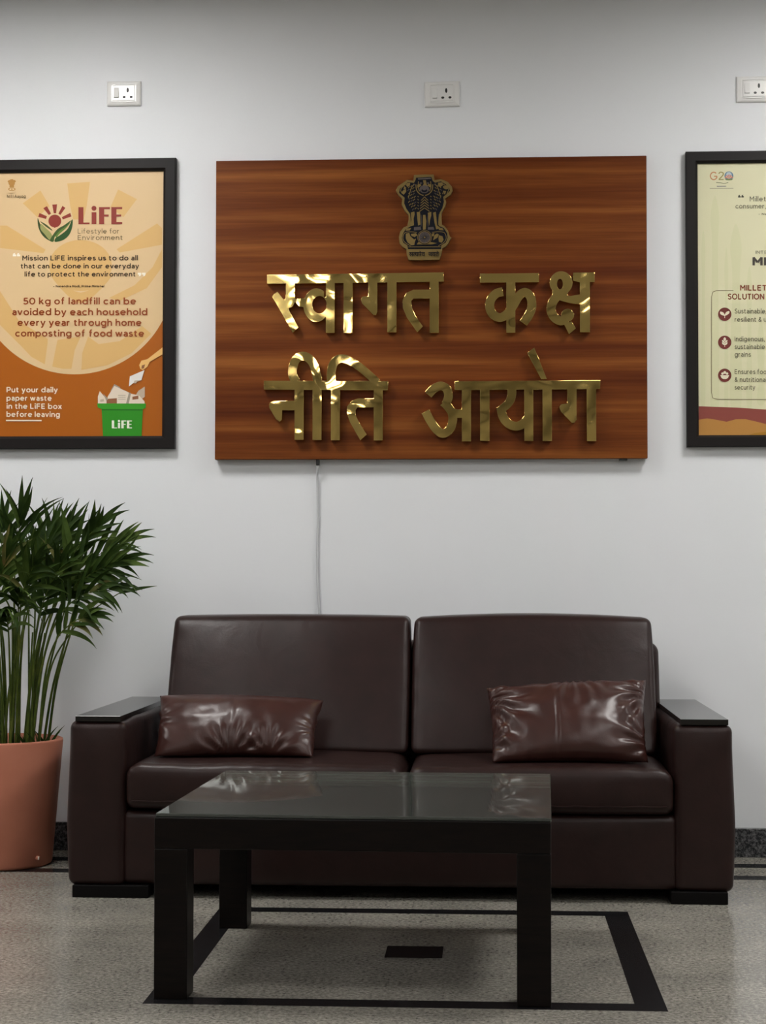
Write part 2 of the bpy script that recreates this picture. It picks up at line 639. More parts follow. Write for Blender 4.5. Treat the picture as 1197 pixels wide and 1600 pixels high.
    g['&'] = [('p', (.70, .02), (.46, .34), (.22, .66), (.26, .88), (.42, .92), (.52, .76), (.38, .58), (.14, .38), (.10, .16), (.32, .05), (.54, .16), (.68, .42))]
    return g


GLYPHS = glyph_table()
_font_cache = {}


def text_polys(body, w):
    """outlines of a line of text as separate flat shapes, stroke width w"""
    key = (body, w)
    if key in _font_cache:
        return _font_cache[key]
    out = []
    x = 0.0
    for ch in body:
        if ch == ' ':
            x += 0.36
            continue
        mx = 0
        for el in GLYPHS[ch]:
            if el[0] == 'l':
                p = stroke(el[1:], w, False)
                m = max(q[0] for q in el[1:])
            elif el[0] == 'p':
                p = stroke(el[1:], w, True, 5)
                m = max(q[0] for q in el[1:])
            elif el[0] == 'a':
                _, cx, cy, rx, ry, a0, a1 = el
                k = 24
                if a1-a0 >= 360:
                    p = (ell(cx, cy, rx+w/2, ry+w/2, 28), ell(cx, cy, rx-w/2, ry-w/2, 28))
                else:
                    p = stroke(ell(cx, cy, rx, ry, k, math.radians(a0), math.radians(a1)), w, False)
                m = cx+rx*(1 if a0 <= 0 or a1 >= 360 else max(math.cos(math.radians(a0)), math.cos(math.radians(a1))))
            else:
                p = ell(el[1][0], el[1][1], w*0.62, w*0.62, 14)
                m = el[1][0]
            mx = max(mx, m)
            if isinstance(p, tuple):
                out.append(tuple([(x+a, b) for a, b in q] for q in p))
            else:
                out.append(([(x+a, b) for a, b in p],))
        x += mx+0.07+0.10+w*0.35
    _font_cache[key] = out
    return out


class Art:
    """flat printed artwork: shapes in layers on one sheet, y grows downwards, unit -> metres by fx, fz"""
    def __init__(self, fx, fz, y):
        self.fx, self.fz, self.y = fx, fz, y
        self.bm = bmesh.new()
        self.mats = []
        self.layer = 0

    def mi(self, color, rough=0.35):
        key = tuple(color) if not isinstance(color, bpy.types.Material) else color.name
        for i, (k, m) in enumerate(self.mats):
            if k == key:
                return i
        m = color if isinstance(color, bpy.types.Material) else mat('ink', srgb(*color), rough, spec=0.3)
        self.mats.append((key, m))
        return len(self.mats)-1

    def pt(self, p, dy):
        return (self.fx(p[0], p[1]), self.y-dy, self.fz(p[0], p[1]))

    def faces(self, vs, fs, color, lift=None):
        idx = self.mi(color)
        if lift is None:
            self.layer += 1
            lift = self.layer*0.00005
        bv = [self.bm.verts.new(self.pt(p, lift)) for p in vs]
        for f in fs:
            a = [bv[i] for i in f]
            s = sum(vs[f[i]][0]*vs[f[(i+1) % len(f)]][1]-vs[f[(i+1) % len(f)]][0]*vs[f[i]][1] for i in range(len(f)))
            if abs(s) < 1e-12:
                continue
            if s > 0:
                a = a[::-1]
            try:
                fc = self.bm.faces.new(a)
                fc.material_index = idx
            except ValueError:
                pass

    def poly(self, p, color, holes=()):
        allp = [list(p)]+[list(h) for h in holes]
        flat = [q for lp in allp for q in lp]
        tri = tessellate_polygon([[Vector((q[0], q[1], 0)) for q in lp] for lp in allp])
        self.faces(flat, tri, color)

    def text(self, body, x0, x1, base, cap, color, w=0.125):
        shapes = text_polys(body, w)
        allx = [q[0] for sh in shapes for q in sh[0]]
        mnx, mxx = min(allx), max(allx)
        sx = (x1-x0)/(mxx-mnx)
        self.layer += 1
        for num, sh in enumerate(shapes):
            lift = self.layer*0.00005+(num % 5)*0.000008
            loops = [[(x0+(q[0]-mnx)*sx, base-q[1]*cap) for q in lp] for lp in sh]
            if len(loops) == 2:
                o, i = loops
                n = len(o)
                self.faces(o+i, [(k, (k+1) % n, n+(k+1) % n, n+k) for k in range(n)], color, lift)
            else:
                p = loops[0]
                n = len(p)
                h = n//2
                if n >= 4 and n % 2 == 0 and len(sh[0]) != 14:
                    fs = [(k, k+1, n-2-k, n-1-k) for k in range(h-1)]
                else:
                    fs = [tuple(range(n))]
                self.faces(p, fs, color, lift)

    def life(self, x0, x1, base, cap, color):
        """the poster's wordmark: heavy uprights with thinner bars"""
        s_ = (x1-x0)/2.58
        self.layer += 1
        X = lambda v: x0+v*s_
        Y = lambda v: base-v*cap
        for r in ((0, 0, .30, 1), (.30, 0, .66, .10), (.78, 0, 1.06, .70), (1.22, 0, 1.52, 1), (1.52, .88, 1.86, 1), (1.52, .44, 1.78, .56), (1.94, 0, 2.24, 1), (2.24, .88, 2.58, 1), (2.24, .44, 2.52, .56), (2.24, 0, 2.58, .12)):
            self.faces([(X(r[0]), Y(r[1])), (X(r[2]), Y(r[1])), (X(r[2]), Y(r[3])), (X(r[0]), Y(r[3]))], [(0, 1, 2, 3)], color, self.layer*0.00005)
        d = ell(X(.92), Y(.93), cap*0.145, cap*0.145, 20)
        self.faces(d, [tuple(range(20))], color, self.layer*0.00005)

    def build(self, name, parent):
        return obj(name, self.bm, [m for _, m in self.mats], parent)


# ================================================================== the room
XL, XR, YF = -6.2, 6.4, -12.2
struct(obj('floor', box(XL, XR, YF, 0.0, -0.1, 0.0), M_FLOOR), 'grey beige speckled terrazzo floor')
struct(obj('wall_back', box(XL, XR, 0.0, 0.12, -0.1, CEIL+0.1), M_WALL), 'pale grey painted wall behind the sofa')
struct(obj('wall_left', box(XL-0.12, XL, YF, 0.0, -0.1, CEIL+0.1), M_ROOM))
struct(obj('wall_right', box(XR, XR+0.12, YF, 0.0, -0.1, CEIL+0.1), M_ROOM))
struct(obj('wall_front', box(XL, XR, YF-0.12, YF, -0.1, CEIL+0.1), M_FAR))
struct(obj('ceiling', box(XL, XR, YF, 0.0, CEIL, CEIL+0.1), M_CEIL))
struct(obj('baseboard_back', box(XL, XR, -0.02, 0.0, 0.0, 0.1, 0.002), M_SKIRT), 'dark speckled granite skirting')
# black stone inlay, laid flush
H = 0.0006
trim = 0
for x0, x1, y0, y1 in [(XL, XR, -0.243, -0.165), (XL, XR, -0.487, -0.412),
                       (-0.583, 0.610, -2.283, -2.215), (-0.583, 0.610, -1.140, -1.072),
                       (-0.583, -0.513, -2.215, -1.140), (0.540, 0.610, -2.215, -1.140), (-0.060, 0.088, -1.748, -1.602)]:
    trim += 1
    struct(obj('trim_%d' % trim, box(x0, x1, y0, y1, 0.0, H), M_BLACKSTONE), 'black granite strip laid in the floor')

# ceiling lights (recessed panels)
ROWS = ('nearest the sign wall', 'one row out from the sign wall', 'overhead', 'well behind the viewer', 'at the far end')
COLS = ('far left', 'left of centre', 'right of centre', 'far right')
for i, (x, y) in enumerate(LAMP_SPOTS):
    t = thing('ceiling_light', 'square ceiling light panel %s, %s' % (COLS[i % 4], ROWS[i//4]), 'ceiling light', (x, y, CEIL-0.01), 'ceiling light panels')
    fb = bmesh.new()
    a, w = 0.30, 0.022
    for q in [(-a-w, a+w, -a-w, -a), (-a-w, a+w, a, a+w), (-a-w, -a, -a, a), (a, a+w, -a, a)]:
        add_box(fb, x+q[0], x+q[1], y+q[2], y+q[3], CEIL-0.012, CEIL)
    obj('frame', fb, M_WHITE, t)
    obj('diffuser', box(x-a, x+a, y-a, y+a, CEIL-0.006, CEIL), M_LAMP_FRONT if i < 4 else M_LAMP, t)

# ================================================================== sofa
sofa = thing('sofa', 'dark brown leather two-seater sofa with flat wooden armrest tops', 'sofa', (-0.068, -0.50, 0.0))
FRONT = -0.94


obj('base', soft_box((-0.067, -0.517, 0.150), (1.68, 0.83, 0.222), 0.022, (18, 10, 6), (0, 0.012, 0.0)), M_LEATHER, sofa, True)


def arm_fn(sign):
    def fn(q, u):
        k = max(0.0, 1-abs(u.z+0.25)/0.9)
        q.x += sign*0.008*k if u.x*sign > 0 else 0
        q.z += 0.004*noise.noise(Vector((q.x*12, q.y*7, 3.1)))
        q.y += 0.003*noise.noise(Vector((q.x*10, 1.7, q.z*8)))
        return q
    return fn


for sgn, xa, xb in ((-1, -1.070, -0.896), (1, 0.760, 0.934)):
    ar = obj('arm', soft_box(((xa+xb)/2, -0.495, 0.284), (xb-xa, 0.89, 0.498), 0.024, (6, 14, 10), (0.006, 0.008, 0.002), arm_fn(sgn)), M_LEATHER, sofa, True)
    cx0, cx1 = (-1.051, -0.912) if sgn < 0 else (0.779, 0.921)
    cp = obj('armrest_top', box(cx0, cx1, -0.938, -0.058, 0.532, 0.549, 0.0008, 1), M_ARMTOP, ar)
    cp['label'] = 'dark wooden armrest top'
    fx0, fx1 = (-1.056, -0.822) if sgn < 0 else (0.748, 0.917)
    for y0, y1 in ((-0.945, -0.84), (-0.17, -0.06)):
        obj('foot', box(fx0, fx1, y0, y1, 0.0, 0.038, 0.003), M_FOOT, sofa)


def seat_fn(seed, cxs):
    def fn(q, u):
        p = Vector((q.x*5+seed, q.y*5, q.z*5))
        q.z += 0.003*noise.noise(p)
        if u.z > 0.6:
            # small gathers running along the front top seam
            f = max(0.0, 1-abs(u.y+0.93)/0.22)
            q.z += 0.0035*f*noise.noise(Vector((q.x*26+seed, 0.3, 0)))
            e = max(0.0, abs(u.x)-0.86)/0.14
            q.z -= 0.014*e*e
        if u.z < -0.3:
            q.y += 0.006*(-u.z-0.3) if u.y < 0 else 0
        return q
    return fn


for x0, x1, sd, zc in ((-0.893, -0.056, 1.3, 0.337), (-0.036, 0.757, 7.9, 0.333)):
    sc_ = obj('seat_cushion', soft_box(((x0+x1)/2, -0.60, zc), (x1-x0, 0.71, 0.137), 0.026, (40, 16, 6), (0.004, 0.010, 0.010), seat_fn(sd, 0)), M_LEATHER, sofa, True)
    pb = bmesh.new()
    zz = zc+0.044
    add_tube(pb, [(x0+0.02+(x1-x0-0.04)*i/30, -0.9575-0.004*math.sin(math.pi*i/30), zz-0.087+0.001*math.sin(i*1.7)) for i in range(31)], 0.0022, 6)
    obj('piping', pb, M_LEATHER, sc_)


def back_fn(seed, arch, yc):
    def fn(q, u):
        # lean back, small gathers towards the sides
        q.z += arch*(1-u.x*u.x)*max(0, u.z)
        e = max(0.0, abs(u.x)-0.80)/0.20
        q.y += 0.0035*e*noise.noise(Vector((seed, q.z*34+u.x*3, q.x*9))) if u.y < 0 else 0
        q.y += 0.004*noise.noise(Vector((q.x*4+seed, 0, q.z*4)))
        q.x -= 0.003*u.x*max(0.0, u.z)**3
        q.y += 0.46*(q.z)
        return q
    return fn


for x0, x1, sd, arch, zt in ((-0.846, -0.055, 2.2, 0.003, 0.8405), (-0.042, 0.744, 5.4, 0.0115, 0.8365)):
    h = zt-0.405
    obj('back_cushion', soft_box(((x0+x1)/2, -0.40, 0.405+h/2), (x1-x0, 0.17, h), 0.021, (30, 8, 24), (0.004, 0.022, 0.003), back_fn(sd, arch, 0)), M_LEATHER, sofa, True)


def frame_fn(q, u):
    q.y += 0.16*q.z
    return q


obj('back_frame', soft_box((-0.030, -0.175, 0.40), (1.63, 0.13, 0.70), 0.035, (14, 4, 12), (0.004, 0.01, 0.004), frame_fn), M_LEATHER, sofa, True)


# ================================================================== throw pillows
SEAT_TREES = []
for o in sofa.children:
    if o.name.startswith('seat_cushion'):
        me = o.data
        SEAT_TREES.append(BVHTree.FromPolygons([v.co.copy() for v in me.vertices], [tuple(p.vertices) for p in me.polygons]))


def pillow(name, label, TL, TR, BL, BR, thick, seed, seam, sag, folds):
    root = thing(name, label, 'cushion', ((BL[0]+BR[0])/2, (BL[1]+BR[1])/2, min(BL[2], BR[2])), 'small leather cushions on the sofa')
    TL, TR, BL, BR = map(Vector, (TL, TR, BL, BR))
    nrm = (TR-BL).cross(TL-BR)
    nrm.normalize()
    if nrm.y > 0:
        nrm = -nrm
    NU, NV = 72, 44
    bm = bmesh.new()
    grid = {}
    for side in (1, -1):
        for i in range(NU+1):
            for j in range(NV+1):
                edge = i in (0, NU) or j in (0, NV)
                if side == -1 and edge:
                    grid[(side, i, j)] = grid[(1, i, j)]
                    continue
                u, v = -1+2*i/NU, -1+2*j/NV
                a, b = (u+1)/2, (v+1)/2
                # sides pull in between the corners
                uu = u*(1-0.035*(1-v*v))
                vv = v*(1-sag*(1-u*u))
                a2, b2 = (uu+1)/2, (vv+1)/2
                p = (BL*(1-a2)+BR*a2)*(1-b2)+(TL*(1-a2)+TR*a2)*b2
                prof = max(0.0, (1-u*u))**0.42*max(0.0, (1-v*v))**0.45
                t = thick/2*prof
                # folds fanning from the ends
                w = 0.0
                for (cu, cv, ang, amp, freq, reach) in folds:
                    du, dv = (u-cu)*1.0, (v-cv)*0.5
                    r = math.hypot(du, dv)
                    if r < reach:
                        th = math.atan2(dv, du)-ang
                        w += amp*(1-r/reach)**1.2*min(1, r*7)*math.sin(th*freq+seed+1.2*noise.noise(Vector((du*3, dv*3, seed))))
                w += 0.0045*noise.noise(Vector((u*2.2+seed, v*2.2, 0.5)))*prof
                w += 0.0022*noise.noise(Vector((u*7+seed, v*4, 2.5)))*prof
                if seam is not None:
                    w -= 0.0035*math.exp(-((u-seam)/0.016)**2)*prof
                q = p + nrm*(side*(t+w*min(1, prof*2.2)))
                if edge:
                    q += nrm*0.006*noise.noise(Vector((u*6, v*6, seed)))
                    if abs(u) > 0.99:
                        q.x += 0.005*noise.noise(Vector((seed, v*6, 1)))
                grid[(side, i, j)] = bm.verts.new(q)
    for side in (1, -1):
        for i in range(NU):
            for j in range(NV):
                f = [grid[(side, i, j)], grid[(side, i+1, j)], grid[(side, i+1, j+1)], grid[(side, i, j+1)]]
                if side == -1:
                    f = f[::-1]
                try:
                    bm.faces.new(f)
                except ValueError:
                    pass
    # the underside flattens where it rests on the seat
    for v in bm.verts:
        for t in SEAT_TREES:
            hit = t.ray_cast(Vector((v.co.x, v.co.y, 0.60)), Vector((0, 0, -1)))[0]
            if hit is not None and v.co.z < hit.z+0.004 and v.co.z > 0.3:
                v.co.z = hit.z+0.004
    bmesh.ops.recalc_face_normals(bm, faces=bm.faces)
    obj('cover', bm, M_PILLOW, root, True)
    return root


pillow('throw_pillow', 'maroon leather cushion lying level at the left arm of the sofa',
       (-0.850, -0.625, 0.590), (-0.322, -0.625, 0.578), (-0.838, -0.790, 0.402), (-0.336, -0.790, 0.406), 0.155, 1.7, -0.04, 0.035,
       [(-0.02, -1.15, 1.57, 0.013, 16, 0.55), (-1.1, 0.1, 0.0, 0.007, 9, 0.5), (0.45, -1.1, 1.9, 0.010, 14, 0.5), (1.08, -0.2, 3.14, 0.006, 12, 0.35)])
pillow('throw_pillow', 'shiny creased maroon leather cushion tilted up against the right arm of the sofa',
       (0.200, -0.640, 0.620), (0.702, -0.640, 0.648), (0.216, -0.862, 0.402), (0.690, -0.845, 0.410), 0.165, 4.1, -0.14, 0.06,
       [(-1.12, 0.55, -0.5, 0.017, 15, 0.95), (-1.1, -0.6, 0.2, 0.010, 12, 0.6), (1.1, 0.55, 3.5, 0.015, 15, 0.65), (1.1, -0.65, 2.6, 0.013, 14, 0.7), (0.1, 1.3, -1.5, 0.007, 16, 0.75)])

# ================================================================== coffee table
table = thing('coffee_table', 'low square black wooden coffee table with a glass sheet on top', 'table', (-0.085, -1.77, 0.0))


def rot_table(bm):
    bmesh.ops.rotate(bm, cent=(-0.566, -2.240, 0), matrix=Matrix.Rotation(-0.031, 3, 'Z'), verts=bm.verts)
    return bm


TX0, TX1, TY0, TY1 = -0.566, 0.3495, -2.240, -1.312
ap = bmesh.new()
add_box(ap, TX0, TX1, TY0, TY0+0.045, 0.346, 0.4185, 0.003)
add_box(ap, TX0, TX1, TY1-0.045, TY1, 0.346, 0.4185, 0.003)
add_box(ap, TX0, TX0+0.045, TY0+0.045, TY1-0.045, 0.346, 0.4185, 0.003)
add_box(ap, TX1-0.045, TX1, TY0+0.045, TY1-0.045, 0.346, 0.4185, 0.003)
add_box(ap, TX0+0.045, TX1-0.045, TY0+0.045, TY1-0.045, 0.400, 0.4165)
obj('tabletop', rot_table(ap), M_DARKWOOD, table)
for lx, ly in ((TX0, TY0+0.002), (TX1-0.078, TY0+0.002), (TX0, TY1-0.082), (TX1-0.078, TY1-0.082)):
    b = bmesh.new()
    add_box(b, lx, lx+0.078, ly, ly+0.08, 0.0, 0.346, 0.0025)
    obj('leg', rot_table(b), M_DARKWOOD, table)
g = bmesh.new()
add_box(g, TX0+0.003, TX1+0.001, TY0+0.002, TY1, 0.4195, 0.4275, 0.0015, 1)
gt = obj('glass_top', rot_table(g), M_GLASS, table)
gt['label'] = 'dusty clear glass sheet'

# ================================================================== the sign
sign = thing('wall_sign', 'large walnut board with raised gold lettering and an emblem above the sofa', 'sign', (0.0, 0.0, 1.387))
obj('board', box(-0.763, 0.762, -0.040, -0.004, 1.3875, 2.4545, 0.0015, 1), M_WALNUT, sign)


def LX(x, y):
    return 0.00225*x-1.512984


def LZ(x, y):
    return -0.000014*x-0.002258*y+3.013876


def from_zoom(ox, oy, s, pts):
    return [(LX(ox+x/s, oy+y/s), LZ(ox+x/s, oy+y/s)) for x, y in pts]


def letters(ox, oy, s, polys, holes=()):
    P = [from_zoom(ox, oy, s, p) for p in polys]
    Q = [from_zoom(ox, oy, s, p) for p in holes]
    me = plate_mesh('gold_letters', union_loops(P, Q), 0.026, 0.0007, -0.068)
    o = link('gold_letters', me, M_GOLD, sign)
    return o


S4 = 3.99
TA_TOP = [(1100, 170), (985, 170), (940, 190), (918, 235), (920, 285), (945, 345), (1010, 438), (1045, 400), (1000, 335), (978, 285), (973, 240), (985, 226), (1100, 225)]
letters(400, 410, S4, [
    [(66, 75), (1175, 62), (1175, 120), (66, 132)],
    [(185, 120), (243, 120), (243, 245), (228, 276), (205, 286), (186, 268), (176, 240), (185, 210)],
    [(98, 210), (132, 180), (165, 222), (182, 236), (200, 280), (212, 310), (266, 405), (230, 440)],
    [(238, 226), (300, 221), (345, 235), (345, 262), (305, 280), (268, 274), (240, 240)],
    ell(378, 266, 82, 106),
    rect(437, 118, 493, 440), rect(548, 118, 606, 440),
    [(703, 118), (760, 118), (760, 308), (752, 330), (735, 328), (664, 255), (656, 230), (668, 212), (703, 210)],
    rect(822, 112, 880, 437), TA_TOP, rect(1087, 108, 1144, 440)],
    [ell(397, 263, 45, 54), rect(426, 150, 437, 216)])
letters(690, 410, S4, [
    [(243, 70), (610, 68), (610, 125), (243, 127)], rect(407, 118, 463, 440),
    stroke([(386, 184), (345, 195), (312, 232), (304, 280), (324, 325), (368, 345), (412, 322), (450, 270), (483, 214), (522, 188), (556, 214), (566, 265), (552, 320), (512, 380)], 56)])
letters(690, 410, S4, [
    ell(747, 130, 71, 73), 
    stroke([(775, 170), (735, 200), (700, 240), (684, 290), (700, 338), (742, 366), (788, 352)], 57),
    ell(787, 330, 40), [(763, 385), (812, 370), (838, 412), (795, 450)],
    [(715, 215), (760, 190), (800, 212), (870, 200), (870, 264), (800, 256), (740, 240)],
    [(690, 180), (800, 170), (770, 225), (700, 235)],
    rect(863, 70, 925, 437), [(822, 66), (955, 64), (955, 125), (863, 127), (822, 116)]],
    [ell(740, 137, 18, 32, 24)])
letters(400, 535, S4, [
    [(48, 240), (828, 242), (826, 299), (48, 296)], rect(242, 290, 300, 610), rect(355, 290, 412, 610), rect(470, 290, 527, 612), rect(738, 290, 795, 612),
    [(112, 366), (250, 366), (250, 425), (165, 425), (163, 485), (150, 497), (125, 480), (82, 408), (84, 378)],
    stroke([(250, 246), (230, 205), (230, 165), (248, 110), (286, 86), (330, 100), (366, 150), (388, 246)], 56),
    stroke([(474, 246), (472, 185), (488, 130), (528, 102), (580, 112), (655, 158), (760, 250)], (57, 50)),
    [(745, 350), (640, 350), (600, 365), (572, 400), (570, 440), (590, 500), (655, 612), (695, 575), (650, 505), (625, 455), (624, 425), (636, 407), (745, 405)]])
letters(650, 535, S4, [
    [(245, 242), (1148, 235), (1146, 290), (245, 297)], rect(290, 285, 347, 616), rect(403, 285, 462, 612), rect(677, 285, 733, 612), rect(790, 285, 848, 612), rect(1063, 280, 1121, 612),
    stroke([(80, 327), (115, 290), (158, 272), (195, 290), (207, 335), (190, 385)], 55),
    stroke([(175, 372), (205, 402), (230, 445), (232, 490), (215, 540), (172, 568), (130, 540), (92, 485), (63, 430)], 55),
    [(205, 385), (235, 410), (262, 418), (295, 414), (295, 470), (245, 470), (210, 430)],
    stroke([(600, 285), (598, 335), (578, 380), (530, 420)], (56, 50)),
    stroke([(533, 400), (545, 462), (580, 506), (630, 521), (676, 500), (706, 462)], 56),
    [(943, 285), (1001, 285), (1001, 480), (986, 500), (970, 500), (905, 432), (893, 402), (905, 384), (943, 380)]])
letters(650, 535, S4, [[(695, 65), (740, 33), (818, 228), (782, 230)]])

# emblem
EO = (600, 260, 9.2077)
plate = [(440, 110), (580, 104), (725, 105), (735, 185), (830, 172), (930, 215), (985, 280), (998, 335), (975, 395), (890, 455), (905, 500), (895, 560), (845, 650), (835, 720), (840, 830), (880, 850), (930, 920), (955, 1000), (978, 1020), (960, 1050), (940, 1100), (890, 1155), (850, 1175), (835, 1260), (808, 1340), (362, 1342), (335, 1260), (328, 1180), (270, 1150), (230, 1090), (222, 1010), (240, 930), (290, 870), (345, 850), (365, 760), (360, 690), (300, 620), (262, 540), (268, 450), (215, 400), (178, 335), (205, 275), (260, 235), (340, 180), (430, 195)]
me = plate_mesh('emblem', [from_zoom(*EO, plate)], 0.018, 0.0006, -0.062)
emblem = link('emblem', me, M_PLATE, sign)
emblem['label'] = 'brass emblem plate with four lions on a drum'


def EX(x, y):
    return LX(EO[0]+x/EO[2], EO[1]+y/EO[2])


def EZ(x, y):
    return LZ(EO[0]+x/EO[2], EO[1]+y/EO[2])


art = Art(EX, EZ, -0.0625)
art.poly([(470, 150), (690, 140), (712, 200), (745, 225), (830, 205), (900, 250), (945, 300), (960, 345), (900, 400), (862, 430), (872, 500), (850, 590), (810, 660), (805, 720), (800, 800), (800, 850), (870, 880), (920, 960), (925, 1020), (900, 1090), (835, 1130), (830, 1185), (355, 1185), (345, 1130), (285, 1090), (265, 1020), (285, 950), (325, 890), (385, 860), (390, 790), (380, 670), (330, 600), (298, 520), (305, 440), (225, 370), (235, 310), (300, 255), (350, 215), (440, 225), (460, 190)], M_NAVY)
GOLD = M_PLATE
for p in ([(570, 188), (612, 188), (620, 240), (648, 300), (545, 300), (580, 240)], [(488, 255), (530, 240), (548, 262), (520, 285), (492, 300)], [(690, 255), (650, 240), (632, 262), (660, 285), (688, 300)],
          [(395, 655), (445, 640), (450, 680), (435, 740), (440, 840), (385, 855), (402, 760)], [(480, 650), (525, 645), (530, 690), (535, 830), (500, 845), (490, 760)],
          [(570, 690), (605, 690), (618, 780), (610, 900), (570, 905), (568, 790)], [(640, 660), (690, 645), (690, 700), (672, 760), (660, 850), (648, 780)], [(715, 660), (755, 645), (765, 740), (772, 840), (830, 885), (762, 900), (735, 800)],
          [(300, 270), (330, 300), (330, 350), (290, 400), (262, 360), (285, 330)], [(345, 225), (385, 225), (380, 265), (345, 285), (325, 260)], [(790, 225), (850, 220), (860, 260), (820, 290), (785, 265)], [(860, 275), (920, 262), (945, 310), (900, 325), (858, 300)], [(855, 340), (905, 345), (890, 395), (850, 390)],
          [(322, 960), (372, 950), (390, 1000), (440, 1045), (470, 1035), (452, 1085), (445, 1125), (400, 1130), (345, 1085), (322, 1030)], [(395, 965), (470, 955), (490, 985), (450, 1010), (405, 995)],
          [(735, 985), (770, 960), (800, 975), (780, 1020), (745, 1040), (715, 1060)], [(800, 985), (850, 1000), (868, 1050), (840, 1095), (800, 1080), (795, 1030)], [(700, 960), (735, 955), (725, 1000), (700, 1000)], [(500, 1085), (690, 1085), (770, 1100), (700, 1118), (480, 1118)],
          [(330, 885), (400, 880), (380, 915), (320, 920)], [(800, 880), (850, 880), (870, 915), (800, 910)]):
    art.poly(p, GOLD)
art.poly([(440, 870), (535, 860), (545, 905), (440, 915)], M_STEEL)
art.poly([(640, 870), (720, 865), (735, 905), (640, 905)], M_STEEL)
for side in (-1, 1):
    # side manes and muzzles of the two outer lions
    art.poly(stroke([(593+side*150, 240), (593+side*190, 300), (593+side*215, 380), (593+side*235, 450)], 9), GOLD)
    art.poly(stroke([(593+side*250, 235), (593+side*310, 275), (593+side*345, 330), (593+side*320, 385)], 9), GOLD)
    art.poly(stroke([(593+side*285, 320), (593+side*330, 335)], 8, False), M_NAVY)
    art.poly(stroke([(593+side*268, 300), (593+side*262, 360), (593+side*290, 405)], 8), M_NAVY)
    # haunches between the forelegs
    art.poly(stroke([(593+side*50, 690), (593+side*44, 780), (593+side*52, 860)], 7), M_STEEL)
    art.poly(stroke([(593+side*212, 680), (593+side*205, 760), (593+side*200, 840)], 8), GOLD)
    # rim of the drum
    art.poly(stroke([(593+side*110, 945), (593+side*200, 935), (593+side*285, 950), (593+side*312, 1020), (593+side*285, 1085), (593+side*200, 1140)], 8), GOLD)
art.poly(rect(360, 1150, 826, 1158), GOLD)
art.poly(stroke([(505, 205), (500, 290), (520, 350)], 10), GOLD)
art.poly(stroke([(680, 205), (686, 290), (664, 350)], 10), GOLD)
art.poly(ell(590, 320, 70, 56), M_STEEL)
art.poly(ell(590, 338, 42, 26), M_NAVY)
art.poly(ell(590, 322, 26, 14), M_STEEL)
art.poly(ell(540, 232, 18, 11), M_STEEL)
art.poly(ell(642, 232, 18, 11), M_STEEL)
art.poly([(495, 160), (680, 152), (690, 172), (500, 182)], M_STEEL)
for side in (-1, 1):
    art.poly(stroke([(590+side*122, 250), (590+side*112, 330), (590+side*70, 385), (590+side*12, 412)], 13), GOLD)
for k in range(5):
    y = 430+k*40
    for side in (-1, 1):
        art.poly(stroke([(593, y), (593+side*(30+4*k), y+34), (593+side*(52+5*k), y+52)], 10), GOLD)
for side in (-1, 1):
    for r_ in range(9):
        for c in range(3):
            x = 593+side*(150+36*c+(r_ % 2)*12-r_*3)
            y = 262+r_*42+c*14
            if r_ > 6 and c == 2:
                continue
            art.poly(stroke([(x-side*11, y-10), (x+side*8, y+2), (x+side*12, y+16)], 9), GOLD if (r_+c) % 3 else M_STEEL)
    for r_ in range(5):
        x, y = 593+side*92, 420+r_*44
        art.poly(stroke([(x-8, y), (x+8, y+16)], 8), GOLD)
art.poly(ell(595, 1020, 104), GOLD)
art.poly(ell(595, 1020, 98), M_NAVY, [ell(595, 1020, 88)])
art.poly(ell(595, 1020, 80), M_STEEL)
for k in range(12):
    a = math.pi*k/12
    art.poly(stroke([(595-78*math.cos(a), 1020-78*math.sin(a)), (595+78*math.cos(a), 1020+78*math.sin(a))], 3.5, False), M_NAVY)
art.poly(ell(595, 1020, 12, n=16), GOLD)
# motto, drawn stroke by stroke
W_ = 9


def deva(x0, w, parts):
    for p in parts:
        art.poly(stroke([(x0+a*w, 1215+b*78) for a, b in p], W_, len(p) > 2, 4), M_NAVY)


def hl(x0, x1):
    art.poly(rect(x0, 1233, x1, 1243), M_NAVY)


hl(372, 600)
hl(650, 800)
SA = [[(0.15, 0.3), (0.4, 0.45), (0.15, 0.65), (0.45, 0.98)], [(0.35, 0.62), (0.8, 0.62)], [(0.8, 0.3), (0.8, 1.0)]]
TYA = [[(0.35, 0.55), (0.1, 0.62), (0.2, 0.95)], [(0.35, 0.55), (0.5, 0.55)], [(0.45, 0.3), (0.6, 0.5), (0.5, 0.68), (0.7, 0.82), (0.9, 0.75)], [(0.9, 0.3), (0.9, 1.0)]]
MA = [[(0.2, 0.3), (0.2, 0.8)], [(0.12, 0.82), (0.8, 0.68)], [(0.8, 0.3), (0.8, 1.0)]]
EMAT = [[(0.8, 0.28), (0.62, 0.1), (0.4, 0.02)]]
VA = [[(0.8, 0.5), (0.4, 0.45), (0.2, 0.68), (0.45, 0.88), (0.8, 0.72)], [(0.8, 0.3), (0.8, 1.0)]]
JA = [[(0.1, 0.5), (0.2, 0.8), (0.5, 0.75), (0.45, 0.58), (0.85, 0.58)], [(0.85, 0.3), (0.85, 1.0)]]
YA = [[(0.3, 0.3), (0.42, 0.5), (0.2, 0.6), (0.35, 0.82), (0.8, 0.75)], [(0.8, 0.3), (0.8, 1.0)]]
TA = [[(0.8, 0.52), (0.4, 0.52), (0.2, 0.7), (0.35, 0.98)], [(0.8, 0.3), (0.8, 1.0)]]
deva(372, 58, SA); deva(430, 68, TYA); deva(498, 52, MA+EMAT); deva(550, 50, VA)
deva(650, 52, JA); deva(702, 48, YA); deva(750, 50, TA+EMAT)
art.build('relief', emblem)

